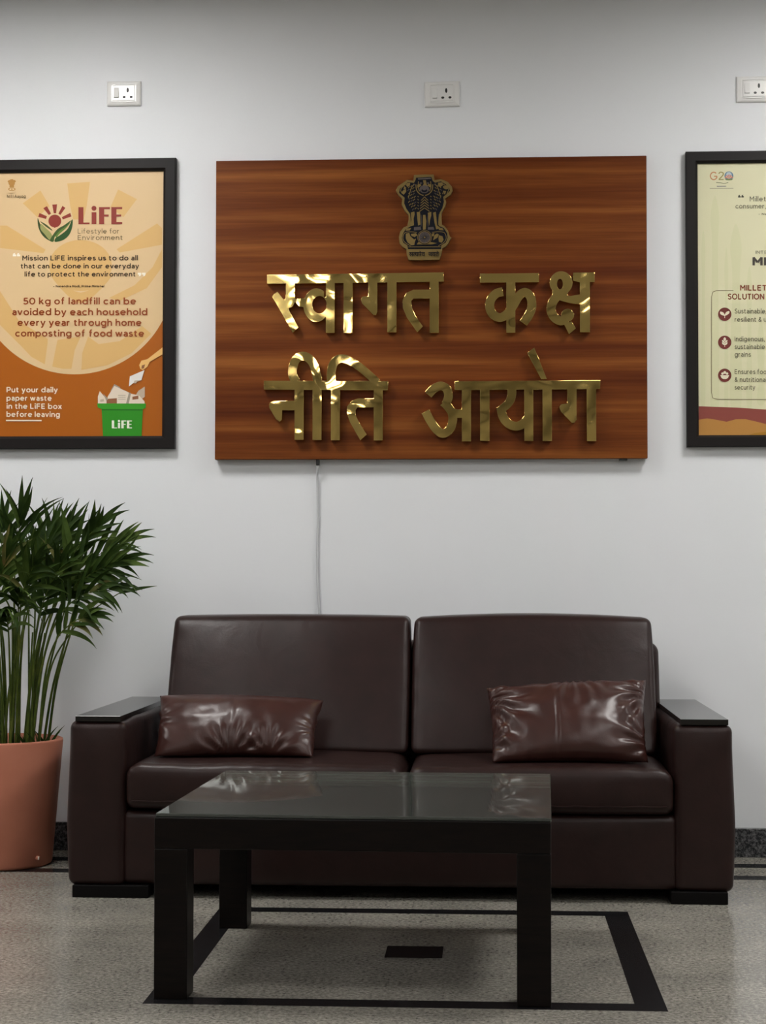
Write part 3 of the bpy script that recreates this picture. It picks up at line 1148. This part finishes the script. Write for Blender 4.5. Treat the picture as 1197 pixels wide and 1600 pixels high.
# driver lead and the dark clips under the board
pg = bmesh.new()
add_box(pg, -0.403, -0.391, -0.034, -0.018, 1.366, 1.389, 0.002)
obj('cable_gland', pg, M_HOLE, sign)
pg = bmesh.new()
add_box(pg, 0.665, 0.692, -0.036, -0.004, 1.381, 1.390)
obj('mounting_clip', pg, M_HOLE, sign)
pc = bmesh.new()
pts = [(-0.397, -0.026, 1.372), (-0.3985, -0.024, 1.352), (-0.401, -0.012, 1.33), (-0.400, -0.008, 1.29), (-0.3985, -0.006, 1.18), (-0.4005, -0.006, 1.05), (-0.3985, -0.006, 0.95), (-0.393, -0.008, 0.84), (-0.389, -0.008, 0.70), (-0.392, -0.008, 0.50)]
add_tube(pc, crom(pts, 6), 0.0042, 8)
obj('power_cable', pc, M_CABLE, sign, True)


# ================================================================== posters
def poster_frame(x0, x1, z0, z1, w, parent):
    bm = bmesh.new()
    prof = [(0, 0.0), (0, 0.026), (0.003, 0.030), (w*0.8, 0.030), (w, 0.022), (w, 0.0)]
    cs = [(x0, z0, 1, 1), (x1, z0, -1, 1), (x1, z1, -1, -1), (x0, z1, 1, -1)]
    rings = [[bm.verts.new((cx+sx*d, -h, cz+sz*d)) for d, h in prof] for cx, cz, sx, sz in cs]
    for a in range(4):
        b = (a+1) % 4
        for k in range(len(prof)-1):
            bm.faces.new((rings[a][k], rings[b][k], rings[b][k+1], rings[a][k+1]))
    bmesh.ops.recalc_face_normals(bm, faces=bm.faces)
    return obj('frame', bm, M_FRAME, parent)


PY = -0.015


def PLX(x, y):
    return 0.002323*x+1.6e-05*y-1.554766


def PLZ(x, y):
    return -1.8e-05*x-0.002306*y+3.047234


p1 = thing('framed_poster', 'black-framed orange poster with a sun logo and green bin, left of the wooden sign', 'poster', (-1.262, 0.0, 1.428), 'framed posters')
poster_frame(-1.617, -0.910, 1.428, 2.471, 0.0455, p1)
A = Art(PLX, PLZ, PY)
TAN, TAN2, OR = (217, 187, 143), (214, 174, 112), (168, 91, 12)
A.poly(rect(-32, 262, 258, 690), TAN)


def Z6(pts):
    return [(x/4.275, 240+y/4.275) for x, y in pts]


def Z7(pts):
    return [(x/4.275, 470+y/4.275) for x, y in pts]


# orange ground below, outside the big disc
arc = ell(116, 430, 155, 155, 60, 0.0, math.pi)
arc = [q for q in arc if -32 <= q[0] <= 258]
A.poly([(258, 690), (258, arc[0][1])]+arc+[(-32, arc[-1][1]), (-32, 690)], OR)
# watermark sun, rays and leaves
for p in ([(450, 198), (602, 188), (580, 350), (560, 440), (490, 440), (470, 350)], [(152, 330), (270, 245), (332, 350), (250, 425)], [(790, 240), (915, 305), (825, 425), (738, 360)],
          [(0, 480), (45, 480), (305, 642), (290, 665), (0, 630)], [(1050, 468), (1082, 500), (1082, 610), (800, 662), (780, 640)]):
    A.poly(Z6(p), TAN2)
A.poly(ell(126, 415, 49, 40), TAN2)
A.poly(crom(Z6([(330, 800), (540, 1000), (760, 800), (540, 930)]), 6, True), TAN2)
ring = [q for q in ell(116, 430, 155, 155, 90, math.pi*0.03, math.pi*0.97)]
ring2 = [q for q in ell(116, 428, 146, 146, 90, math.pi*0.03, math.pi*0.97)]
rr = [(max(-30, min(256, q[0])), q[1]) for q in ring]
A.poly([(-30, 400), (-16, 400), (0, 455), (30, 502), (75, 530), (72, 552), (30, 538), (0, 508), (-30, 470)], TAN2)
A.poly(Z7([(90, 170), (200, 255), (320, 275), (300, 425), (210, 375), (110, 270)]), TAN2)
A.poly(Z7([(385, 262), (540, 240), (500, 330), (478, 455), (420, 455), (350, 440)]), TAN2)
A.poly(Z7([(590, 240), (660, 290), (800, 270), (950, 170), (1010, 220), (880, 350), (720, 430), (545, 462), (550, 350)]), TAN2)
A.poly(Z6([(1082, 640), (1082, 760), (980, 900), (800, 985), (730, 965), (900, 880), (1020, 760)]), TAN2)
# logo
MAR = (138, 48, 36)
A.poly(Z6(ell(367, 450, 43, 43, 32)), MAR)
A.poly(Z6([(330, 470), (404, 470), (367, 497)]), MAR)
for p in ([(350, 340), (382, 338), (376, 398), (360, 398)], [(290, 364), (314, 350), (342, 400), (327, 410)], [(418, 349), (438, 362), (404, 410), (391, 400)], [(264, 396), (314, 418), (308, 436), (256, 422)], [(470, 396), (479, 420), (420, 440), (414, 424)]):
    A.poly(Z6(p), MAR)
A.poly(crom(Z6([(252, 430), (258, 495), (288, 550), (335, 583), (346, 560), (318, 525), (275, 480)]), 5, True), (52, 70, 28))
A.poly(crom(Z6([(275, 470), (310, 500), (340, 530), (352, 562), (330, 575), (300, 540), (272, 505)]), 5, True), (150, 150, 90))
A.poly(crom(Z6([(268, 452), (310, 474), (345, 505), (350, 515), (310, 490)]), 5, True), (70, 80, 35))
A.poly(crom(Z6([(484, 438), (485, 485), (465, 540), (425, 577), (370, 590), (372, 565), (410, 540), (455, 500)]), 5, True), (38, 75, 30))
A.poly(crom(Z6([(470, 462), (440, 500), (400, 535), (378, 560), (372, 545), (395, 510), (440, 485)]), 5, True), (95, 125, 50))
A.poly(crom(Z6([(478, 445), (430, 478), (385, 505), (350, 550), (335, 582), (358, 588), (368, 555), (400, 515), (450, 480)]), 5, True), (60, 85, 35))
A.life(122.8, 191.3, 350.4, 26.7, MAR)
BRN = (104, 88, 58)
A.text('Lifestyle for', 121.9, 186.4, 365.1, 7.7, BRN, 0.10)
A.text('Environment', 121.9, 191.8, 375.2, 7.7, BRN, 0.10)
WHT = (240, 232, 215)


def quote(AA, x, y, s, col, flip=False):
    for k in (0, 1):
        cx = x+k*s*1.15
        if not flip:
            AA.poly([(cx, y+s), (cx, y+0.55*s), (cx+0.2*s, y+0.15*s), (cx+0.75*s, y), (cx+0.55*s, y+0.4*s), (cx+0.95*s, y+0.5*s), (cx+0.95*s, y+s)], col)
        else:
            AA.poly([(cx+0.95*s, y), (cx+0.95*s, y+0.45*s), (cx+0.75*s, y+0.85*s), (cx+0.2*s, y+s), (cx+0.4*s, y+0.6*s), (cx, y+0.5*s), (cx, y)], col)


quote(A, 20, 395, 5.6, WHT)
quote(A, 215.5, 426.5, 5.8, WHT, True)
DK = (70, 53, 32)
for body, a, b, base in (('Mission LiFE inspires us to do all', 35, 215.7, 407), ('that can be done in our everyday', 32.7, 217.5, 419.6), ('life to protect the environment', 38.6, 211.7, 432.3)):
    A.text(body, a, b, base, 7.4, DK, 0.19)
A.text('\u2013 Narendra Modi, Prime Minister', 83.5, 163.7, 449.2, 3.4, DK, 0.20)
RB = (146, 70, 30)
for body, a, b, base in (('50 kg of landfill can be', 36.7, 212.9, 475.8), ('avoided by each household', 19.2, 230.4, 492.7), ('every year through home', 27.6, 221.3, 509.3), ('composting of food waste', 23.9, 225.3, 526.1)):
    A.text(body, a, b, base, 10.2, RB, 0.19)
CR = (240, 220, 196)
for body, a, b, base in (('Put your daily', 10.5, 90.8, 613.2), ('paper waste', 10.5, 81.4, 626.3), ('in the LiFE box', 10.5, 97, 638.9), ('before leaving', 10.5, 94, 651.5)):
    A.text(body, a, b, base, 8, CR, 0.20)
A.poly(rect(9.8, 656.2, 65.5, 658.4), CR)
# papers, hand and bin
PAP, PAP2, PAP3, CARD = (222, 208, 190), (190, 172, 150), (160, 148, 132), (140, 92, 62)
for p, c in (([(655, 640), (668, 603), (715, 660), (715, 688), (655, 688)], PAP), ([(740, 600), (765, 556), (800, 575), (818, 602), (770, 612)], PAP3), ([(720, 640), (765, 568), (862, 612), (872, 688), (720, 688)], PAP), ([(925, 600), (967, 572), (967, 640), (940, 660), (900, 640)], PAP2),
             ([(870, 618), (930, 632), (965, 670), (967, 688), (862, 688)], PAP), ([(862, 612), (876, 616), (860, 688), (842, 688)], PAP3), ([(713, 655), (782, 650), (782, 688), (713, 688)], CARD), ([(690, 620), (725, 655), (712, 668)], PAP3), ([(885, 640), (925, 632), (925, 655), (885, 660)], CARD), ([(670, 660), (695, 655), (695, 672), (672, 675)], PAP2)):
    A.poly(Z7(p), c)
for y in (630, 643, 656):
    A.poly(Z7(rect(790, y, 840, y+3)), PAP3)
GRN, GRN2, GRN3 = (46, 138, 32), (34, 108, 26), (56, 150, 36)
A.poly(Z7([(680, 715), (955, 715), (945, 912), (690, 912)]), GRN)
A.poly(Z7([(682, 718), (953, 718), (952, 732), (683, 732)]), GRN2)
A.poly(Z7([(650, 685), (975, 685), (972, 716), (950, 722), (680, 722), (655, 712)]), GRN3)
A.life(175, 206.3, 668.8, 12.2, (235, 240, 225))
SK = (232, 184, 112)
A.poly(Z7([(1090, 308), (1090, 355), (1000, 408), (985, 440), (955, 462), (938, 455), (930, 430), (945, 400), (985, 390)]), SK)
A.poly(Z7([(948, 432), (970, 425), (962, 452), (945, 455)]), CARD)
A.poly(Z7([(965, 463), (945, 530), (915, 540), (890, 550), (862, 572), (868, 505)]), (225, 222, 215))
A.poly(Z7([(945, 530), (915, 540), (908, 552), (892, 550), (900, 532)]), PAP2)
# small emblem, top left
EMB = (176, 128, 62)
f = lambda pts: [(18.5+(x-588)/9.2077*0.165*1.0, 279+(y-110)/9.2077*0.165*1.0) for x, y in pts]
A.poly(f(plate), TAN)
A.poly(f([(470, 150), (690, 140), (745, 225), (830, 205), (945, 300), (960, 345), (862, 430), (850, 590), (790, 660), (790, 850), (390, 850), (390, 660), (330, 600), (298, 520), (305, 440), (225, 370), (235, 310), (350, 215), (440, 225)]), EMB)
A.poly(f(ell(595, 1020, 320, 150)), EMB, [f(ell(595, 1020, 240, 90))])
A.poly(f(ell(595, 1020, 70)), EMB)
A.text('NITI Aayog', 11, 40.5, 308.7, 4.6, (96, 76, 44), 0.17)
A.build('print_sheet', p1)


def PRX(x, y):
    return 0.002227*x-1.3e-05*y-1.480805


def PRZ(x, y):
    return -1.7e-05*x-0.002258*y+3.024341


p2 = thing('framed_poster', 'black-framed pale green millet poster right of the wooden sign', 'poster', (1.24, 0.0, 1.428), 'framed posters')
poster_frame(0.9005, 1.585, 1.428, 2.470, 0.0415, p2)
B = Art(PRX, PRZ, PY)
BG = (214, 211, 176)


def Z8(pts):
    return [(1060+x/3.336, 230+y/3.333) for x, y in pts]


B.poly(rect(1086, 250, 1382, 688), BG)
LG = (209, 208, 169)
for x, h_, w_ in ((130, 430, 22), (190, 250, 46), (250, 520, 20), (300, 400, 60), (370, 620, 30), (430, 900, 40)):
    B.poly(crom(Z8([(x-w_/2, 1330), (x-w_*0.3, h_+300), (x-w_/2, h_+120), (x, h_), (x+w_/2, h_+120), (x+w_*0.35, h_+300), (x+w_/2, 1330)]), 5, True), LG)
B.poly(Z8([(107, 1350), (300, 1356), (460, 1366), (1000, 1380), (1000, 1510), (107, 1510)]), (138, 70, 62))
B.poly(Z8([(107, 1510), (107, 1420), (150, 1413), (200, 1420), (252, 1430), (300, 1417), (350, 1416), (400, 1427), (460, 1442), (700, 1440), (1000, 1430), (1000, 1510)]), (180, 130, 66))
B.poly(Z8([(330, 1510), (400, 1488), (460, 1480), (1000, 1470), (1000, 1510)]), (164, 118, 34))
B.text('G', 1109.2, 1120.8, 281.4, 13.2, (190, 128, 84), 0.13)
B.text('2', 1122.4, 1131.2, 281.4, 13.2, (150, 140, 84))
B.poly(ell(1139, 274.8, 7.0), (96, 128, 150), [ell(1139, 274.8, 4.6)])
B.poly(ell(1139, 273.2, 4.4), (176, 190, 196))
for k in range(5):
    a = math.pi*(0.15+0.175*k)
    B.poly([(1139, 279.5), (1139+6.2*math.cos(a)-1.2*math.sin(a), 279.5-6.2*math.sin(a)-1.2*math.cos(a)), (1139+7*math.cos(a), 279.5-7*math.sin(a)), (1139+6.2*math.cos(a)+1.2*math.sin(a), 279.5-6.2*math.sin(a)+1.2*math.cos(a))], (200, 120, 96))
B.poly([(1132, 279.6), (1146, 279.6), (1143, 281.6), (1135, 281.6)], (110, 130, 70))
B.poly(stroke([(1119, 285.2), (1126, 285.8), (1132, 286.6), (1138, 285.2)], 1.0), (120, 130, 96))
B.poly(rect(1120, 290.6, 1134.5, 291.7), (110, 112, 118))
B.poly(rect(1109, 294.0, 1146, 294.7), (140, 138, 116))
TX = (92, 90, 72)
quote(B, 1153.4, 304.6, 4.3, (60, 58, 46))
B.text('Millet', 1171.5, 1196.6, 314.9, 7.8, TX)
B.text('consumer,', 1149.3, 1196.8, 326.0, 7.4, TX)
B.text('\u2013 Na', 1185.3, 1198, 336.3, 3.0, TX, 0.18)
B.text('INTE', 1180.5, 1198.5, 397.2, 5.2, (120, 116, 96))
B.text('MI', 1175.8, 1197.5, 415.2, 12.6, (66, 60, 54), 0.23)
BR2 = (130, 66, 44)
B.text('MILLET', 1156.5, 1197.5, 454.4, 8.5, BR2, 0.19)
B.text('SOLUTION', 1137.3, 1194.3, 468.3, 8.8, BR2, 0.19)
LN = (110, 92, 66)
B.poly(stroke(Z8([(287, 748), (240, 748), (200, 748), (180, 756), (173, 780), (173, 900), (173, 1280), (180, 1307), (205, 1314), (400, 1314), (700, 1314), (930, 1314)]), 0.8, False), LN)
DR = (112, 48, 42)
IC = (224, 214, 190)
for cy in (491.5, 535.3, 586.8):
    B.poly(ell(1132.5, cy, 10.4), DR)
B.poly(crom([(1132.5, 494), (1126, 491.5), (1125.5, 487.5), (1130.5, 489)], 5, True), IC)
B.poly(crom([(1132.5, 494), (1139, 490.5), (1139.5, 486.5), (1134.5, 488.5)], 5, True), IC)
B.poly(rect(1132.1, 493, 1132.9, 497.5), IC)
B.poly(crom([(1132.5, 527.5), (1134.6, 530.5), (1132.5, 533.5), (1130.4, 530.5)], 5, True), IC)
for s in (-1, 1):
    for yy in (533.5, 537.0):
        B.poly(crom([(1132.5, yy+2.6), (1132.5+s*1.2, yy-0.4), (1132.5+s*4.2, yy-1.6), (1132.5+s*3.4, yy+1.4)], 5, True), IC)
B.poly(rect(1132.1, 536, 1132.9, 542.5), IC)
B.poly([(1125.5, 586.5), (1139.5, 586.5), (1137.5, 591), (1134.5, 592.6), (1130.5, 592.6), (1127.5, 591)], IC)
for cx_, cy_, r_ in ((1129, 584.2, 1.9), (1132.6, 582.4, 2.2), (1136.2, 584.2, 1.9)):
    B.poly(ell(cx_, cy_, r_), IC)
for body, a, b, base in (('Sustainable,', 1148, 1197.5, 490.3), ('resilient & u', 1148, 1197.5, 503.2), ('Indigenous,', 1148, 1195, 533.6), ('sustainable', 1148, 1195, 545.8), ('grains', 1148, 1173.3, 557.8),
                         ('Ensures foo', 1148, 1197.5, 584.8), ('& nutritional', 1148, 1197.5, 597), ('security', 1148, 1180, 609)):
    B.text(body, a, b, base, 7.4, TX, 0.13)
B.build('print_sheet', p2)


# ================================================================== wall sockets
def socket(x0, x1, z0, z1, label, tilt=0.0):
    t = thing('wall_socket', label, 'socket', ((x0+x1)/2, 0.0, z0), 'switched sockets high on the wall')
    cx, cz = (x0+x1)/2, (z0+z1)/2
    w, h = x1-x0, z1-z0
    rotm = Matrix.Rotation(tilt, 3, 'Y')

    def fin(name, bm, m, parent, smooth=False):
        bmesh.ops.rotate(bm, cent=(cx, 0, cz), matrix=rotm, verts=bm.verts)
        return obj(name, bm, m, parent, smooth)
    bm = bmesh.new()
    # sloping cover plate
    prof = [(0, 0), (0, 0.006), (0.004, 0.010), (0.016, 0.0125)]
    rings = []
    for d, y in prof:
        rings.append([bm.verts.new((cx+sx*(w/2-d), -y, cz+sz*(h/2-d))) for sx, sz in ((-1, -1), (1, -1), (1, 1), (-1, 1))])
    for a, b in zip(rings, rings[1:]):
        for k in range(4):
            bm.faces.new((a[k], a[(k+1) % 4], b[(k+1) % 4], b[k]))
    bm.faces.new(rings[-1])
    bmesh.ops.recalc_face_normals(bm, faces=bm.faces)
    fin('cover_plate', bm, M_WHITE, t)
    mw, mh = w*0.66, h*0.60
    b2 = bmesh.new()
    add_box(b2, cx-mw/2, cx+mw/2, -0.0150, -0.010, cz-mh/2, cz+mh/2, 0.0015)
    fin('socket_module', b2, M_WHITE, t)
    for s in (1, -1):
        b5 = bmesh.new()
        add_tube(b5, [(cx-mw/2+mw*i/10, -0.0135, cz+s*(mh/2+0.0035+0.002*math.sin(math.pi*i/10))) for i in range(11)], 0.0016, 6)
        fin('bead', b5, M_WHITE, t)
    b3 = bmesh.new()
    sx0 = cx-mw/2+0.007
    vs = [b3.verts.new(p) for p in ((sx0, -0.0145, cz-0.017), (sx0+0.017, -0.0145, cz-0.017), (sx0+0.017, -0.0145, cz+0.019), (sx0, -0.0145, cz+0.019),
                                    (sx0, -0.0215, cz-0.016), (sx0+0.017, -0.0215, cz-0.016), (sx0+0.017, -0.0155, cz+0.019), (sx0, -0.0155, cz+0.019))]
    for f in ((0, 1, 2, 3), (4, 7, 6, 5), (0, 4, 5, 1), (1, 5, 6, 2), (2, 6, 7, 3), (3, 7, 4, 0)):
        b3.faces.new([vs[i] for i in f])
    bmesh.ops.recalc_face_normals(b3, faces=b3.faces)
    fin('rocker_switch', b3, M_WHITE, t)
    hx = cx+mw*0.19
    for dx, dz, rw, rh in ((0, 0.0100, 0.0042, 0.0085), (-0.0128, -0.0150, 0.0056, 0.0042), (0.0128, -0.0150, 0.0056, 0.0042)):
        b4 = bmesh.new()
        o_ = ell(hx+dx, cz+dz, rw, rh, 16)
        vv = [b4.verts.new((a, -0.0153, b)) for a, b in o_]
        v2 = [b4.verts.new((a, -0.0140, b)) for a, b in o_]
        b4.faces.new(vv)
        for k in range(16):
            b4.faces.new((vv[k], vv[(k+1) % 16], v2[(k+1) % 16], v2[k]))
        bmesh.ops.recalc_face_normals(b4, faces=b4.faces)
        fin('pin_hole', b4, M_HOLE, t)
    return t


socket(-1.165, -1.042, 2.666, 2.755, 'white switched wall socket above the orange poster')
socket(-0.0205, 0.104, 2.647, 2.737, 'white switched wall socket above the walnut sign with gold letters', -0.02)
socket(1.081, 1.205, 2.648, 2.739, 'white switched wall socket above the green millet poster')

# ================================================================== potted palm
PX_, PYC = -1.454, -0.316
palm = thing('potted_palm', 'leafy green palm in a round terracotta-coloured pot beside the sofa', 'plant', (PX_, PYC, 0.0))
bm = bmesh.new()
add_lathe(bm, [(0, 0.0), (0.170, 0.0), (0.177, 0.004), (0.180, 0.012), (0.2135, 0.416), (0.2125, 0.421), (0.208, 0.423), (0.200, 0.423), (0.196, 0.419), (0.192, 0.36), (0.0, 0.36)], PX_, PYC, 72)
obj('pot', bm, M_POT, palm, True)
bm = bmesh.new()
rng = random.Random(4)
add_lathe(bm, [(0.195, 0.372), (0.16, 0.380), (0.10, 0.386), (0.05, 0.388), (0, 0.389)], PX_, PYC, 48)
for v in bm.verts:
    v.co.z += 0.006*noise.noise(v.co*30)
obj('soil', bm, M_SOIL, palm, True)
bm = bmesh.new()
add_tube(bm, [(-1.300, -0.405, 0.034), (-1.2925, -0.417, 0.034)], 0.008, 10)
obj('drain_stub', bm, M_POT, palm, True)
bm = bmesh.new()
add_box(bm, -1.2925, -1.288, -0.424, -0.419, 0.030, 0.041, 0.001)
o = obj('drain_tag', bm, M_DRY, palm)
o['label'] = 'pale scrap at the foot of the pot'


def leaflet(bm, p, d, nrm, length, width, droop, fold, mi=0, curl=0.0):
    """a narrow arching blade with a folded midrib"""
    n = 8
    d = d.normalized()
    s = d.cross(nrm).normalized()
    rows = []
    pos = p.copy()
    dd = d.copy()
    for i in range(n+1):
        t = i/n
        w = width*(math.sin(math.pi*min(1, 0.10+0.90*t)**0.75) if t < 1 else 0.0)
        w = max(w, 0.0007)*0.5
        nn = s.cross(dd).normalized()
        rows.append((bm.verts.new(pos-s*w+nn*w*fold), bm.verts.new(pos), bm.verts.new(pos+s*w+nn*w*fold)))
        dd = (dd+Vector((0, 0, -1))*droop*(0.3+t*1.3)/n + s*curl/n).normalized()
        pos = pos+dd*(length/n)
    for a, b in zip(rows, rows[1:]):
        for k in (0, 1):
            f = bm.faces.new((a[k], a[k+1], b[k+1], b[k]))
            f.material_index = mi


def frond(pts, start, leaf_len, count, droop, seed, width=0.0185, face=(0.2, -1, 0.4)):
    """one feather leaf: arching stalk and rachis with two ranks of narrow leaflets"""
    rg = random.Random(seed)
    cp = [Vector(q) for q in crom([tuple(q) for q in pts], 10)]
    n = len(cp)
    bm = bmesh.new()
    add_tube(bm, cp, [0.0048-0.0038*i/(n-1) for i in range(n)], 6)
    for f in bm.faces:
        f.material_index = 1
    face = Vector(face).normalized()
    for k in range(count):
        for s in (-1, 1):
            q = (k+0.5+rg.uniform(-0.35, 0.35))/count
            t = start+(1-start)*max(0, min(1, q))
            i = min(n-2, int(t*(n-1)))
            p = cp[i].lerp(cp[i+1], t*(n-1)-i)
            tg = (cp[i+1]-cp[i]).normalized()
            side = tg.cross(face).normalized()
            ang = math.radians(52-34*q)*rg.uniform(0.7, 1.2)
            d = tg*math.cos(ang)+side*s*math.sin(ang)+face*rg.uniform(-0.1, 0.45)
            ln = leaf_len*(0.70+0.45*math.sin(math.pi*(0.12+0.75*q)))*rg.uniform(0.8, 1.15)*(1-0.30*q)
            r = rg.random()
            leaflet(bm, p, d, face+Vector((rg.uniform(-.5, .5), rg.uniform(-.2, .2), rg.uniform(-.5, .5))), ln, width*rg.uniform(0.7, 1.2), droop*rg.uniform(0.3, 1.7), 0.40, 2 if r < 0.04 else (3 if r < 0.25 else 0), rg.uniform(-0.4, 0.4))
    for a_ in (-0.12, 0.12):
        tg = (cp[-1]-cp[-3]).normalized()
        leaflet(bm, cp[-1], tg+tg.cross(face)*a_, face, leaf_len*0.75, width, droop, 0.40)
    return obj('frond', bm, [M_LEAF, M_STEM, M_LEAF2, M_LEAF3], palm, True)


FR = [
 # upright tuft at the top left
 (((-1.405, -0.33, 0.385), (-1.395, -0.36, 0.758), (-1.388, -0.38, 1.017), (-1.366, -0.40, 1.165)), 0.60, 0.20, 7, 0.35),
 # the arching ones on the right, from high to low
 (((-1.35, -0.33, 0.385), (-1.312, -0.34, 0.671), (-1.254, -0.35, 0.909), (-1.190, -0.36, 1.055), (-1.110, -0.37, 1.140)), 0.52, 0.17, 9, 0.55),
 (((-1.334, -0.35, 0.385), (-1.291, -0.37, 0.694), (-1.216, -0.40, 0.895), (-1.120, -0.43, 0.980), (-1.020, -0.46, 1.022)), 0.50, 0.18, 11, 0.75),
 (((-1.307, -0.37, 0.385), (-1.279, -0.40, 0.631), (-1.234, -0.43, 0.761), (-1.165, -0.46, 0.825), (-1.115, -0.48, 0.842)), 0.52, 0.14, 6, 0.85),
 (((-1.345, -0.34, 0.385), (-1.318, -0.36, 0.70), (-1.262, -0.38, 0.86), (-1.190, -0.40, 0.945), (-1.110, -0.41, 0.985)), 0.55, 0.16, 9, 0.95),
 # the middle of the crown
 (((-1.391, -0.30, 0.385), (-1.390, -0.27, 0.755), (-1.344, -0.24, 0.974), (-1.300, -0.22, 1.115)), 0.55, 0.18, 9, 0.5),
 (((-1.374, -0.28, 0.385), (-1.353, -0.24, 0.754), (-1.317, -0.21, 0.974), (-1.262, -0.19, 1.120)), 0.58, 0.18, 9, 0.4),
 (((-1.381, -0.38, 0.385), (-1.352, -0.46, 0.770), (-1.330, -0.50, 0.920), (-1.280, -0.55, 1.010)), 0.60, 0.16, 8, 0.9),
 (((-1.360, -0.36, 0.385), (-1.325, -0.38, 0.700), (-1.285, -0.41, 0.880), (-1.225, -0.44, 1.000)), 0.58, 0.17, 9, 0.7),
 (((-1.390, -0.34, 0.385), (-1.370, -0.36, 0.720), (-1.360, -0.33, 0.900), (-1.325, -0.30, 1.060)), 0.58, 0.18, 9, 0.5),
 (((-1.402, -0.38, 0.385), (-1.379, -0.44, 0.790), (-1.395, -0.50, 0.910), (-1.440, -0.55, 0.960)), 0.62, 0.16, 7, 1.3),
 (((-1.375, -0.37, 0.385), (-1.368, -0.42, 0.700), (-1.350, -0.48, 0.860), (-1.330, -0.54, 0.915)), 0.60, 0.16, 7, 1.5),
 (((-1.430, -0.40, 0.385), (-1.432, -0.43, 0.720), (-1.430, -0.45, 0.900), (-1.395, -0.47, 1.030)), 0.60, 0.17, 8, 0.7),
 # low drooping ones at the front and thin arching ones on the right
 (((-1.395, -0.39, 0.385), (-1.385, -0.45, 0.660), (-1.378, -0.50, 0.800), (-1.372, -0.56, 0.850)), 0.62, 0.15, 6, 1.9),
 (((-1.420, -0.40, 0.385), (-1.415, -0.46, 0.680), (-1.425, -0.52, 0.820), (-1.450, -0.58, 0.860)), 0.62, 0.15, 6, 1.9),
 (((-1.345, -0.35, 0.385), (-1.310, -0.35, 0.690), (-1.240, -0.36, 0.905), (-1.150, -0.37, 1.015), (-1.030, -0.38, 1.085)), 0.60, 0.17, 7, 0.6),
 (((-1.330, -0.37, 0.385), (-1.295, -0.40, 0.640), (-1.235, -0.43, 0.820), (-1.150, -0.46, 0.905), (-1.040, -0.48, 0.935)), 0.58, 0.15, 7, 1.0),
 # the side outside the photograph
 (((-1.429, -0.32, 0.385), (-1.441, -0.33, 0.757), (-1.492, -0.35, 0.974), (-1.532, -0.37, 1.120)), 0.55, 0.18, 9, 0.6),
 (((-1.501, -0.30, 0.385), (-1.537, -0.30, 0.755), (-1.618, -0.30, 1.018), (-1.731, -0.30, 1.193)), 0.50, 0.18, 10, 0.6),
 (((-1.509, -0.35, 0.385), (-1.569, -0.38, 0.758), (-1.690, -0.42, 0.931), (-1.856, -0.45, 0.995)), 0.50, 0.18, 10, 0.8),
 (((-1.470, -0.25, 0.385), (-1.499, -0.20, 0.796), (-1.497, -0.17, 1.000), (-1.490, -0.16, 1.150)), 0.60, 0.17, 8, 0.4),
]
for i, (pts, st, ln, cnt, dr) in enumerate(FR):
    frond(pts, st, ln, cnt, dr, 11+i*7)
# one long bare stalk with a folded spear leaf
bm = bmesh.new()
cp = crom([(-1.312, -0.35, 0.385), (-1.272, -0.36, 0.651), (-1.205, -0.37, 0.775), (-1.133, -0.38, 0.852), (-1.023, -0.39, 0.921), (-0.985, -0.392, 0.932)], 8)
add_tube(bm, cp, [0.0035-0.002*i/(len(cp)-1) for i in range(len(cp))], 6)
for f in bm.faces:
    f.material_index = 1
leaflet(bm, Vector((-1.03, -0.39, 0.917)), Vector((1, 0, 0.25)), Vector((0.2, -1, 0.3)), 0.13, 0.013, 0.15, 0.6)
obj('frond', bm, [M_LEAF, M_STEM, M_LEAF2], palm, True)
rg = random.Random(21)
for i in range(30):
    bx = rg.uniform(-1.53, -1.30)
    by = rg.uniform(-0.42, -0.22)
    lean = (bx+1.43)*0.55+rg.uniform(-0.05, 0.05)
    top = rg.uniform(0.72, 0.95)
    bm = bmesh.new()
    cp = crom([(bx, by, 0.38), (bx+lean*0.35, by+rg.uniform(-.02, .02), 0.38+(top-0.38)*0.5), (bx+lean, by+rg.uniform(-.05, .05), top)], 8)
    add_tube(bm, cp, [0.0052-0.0026*k/(len(cp)-1) for k in range(len(cp))], 6)
    obj('stem', bm, M_STEM, palm, True)
for i in range(4):
    # short new shoots at the soil line
    x, y = [(-1.295, -0.40), (-1.285, -0.33), (-1.30, -0.36), (-1.33, -0.41)][i]
    bm = bmesh.new()
    for k in range(4):
        a = rg.uniform(0, 2*math.pi)
        leaflet(bm, Vector((x, y, 0.385)), Vector((0.5*math.cos(a), 0.5*math.sin(a), 1)), Vector((math.sin(a), -math.cos(a), 0.3)), rg.uniform(0.06, 0.11), 0.009, 0.7, 0.3)
    obj('shoot', bm, M_LEAF, palm, True)
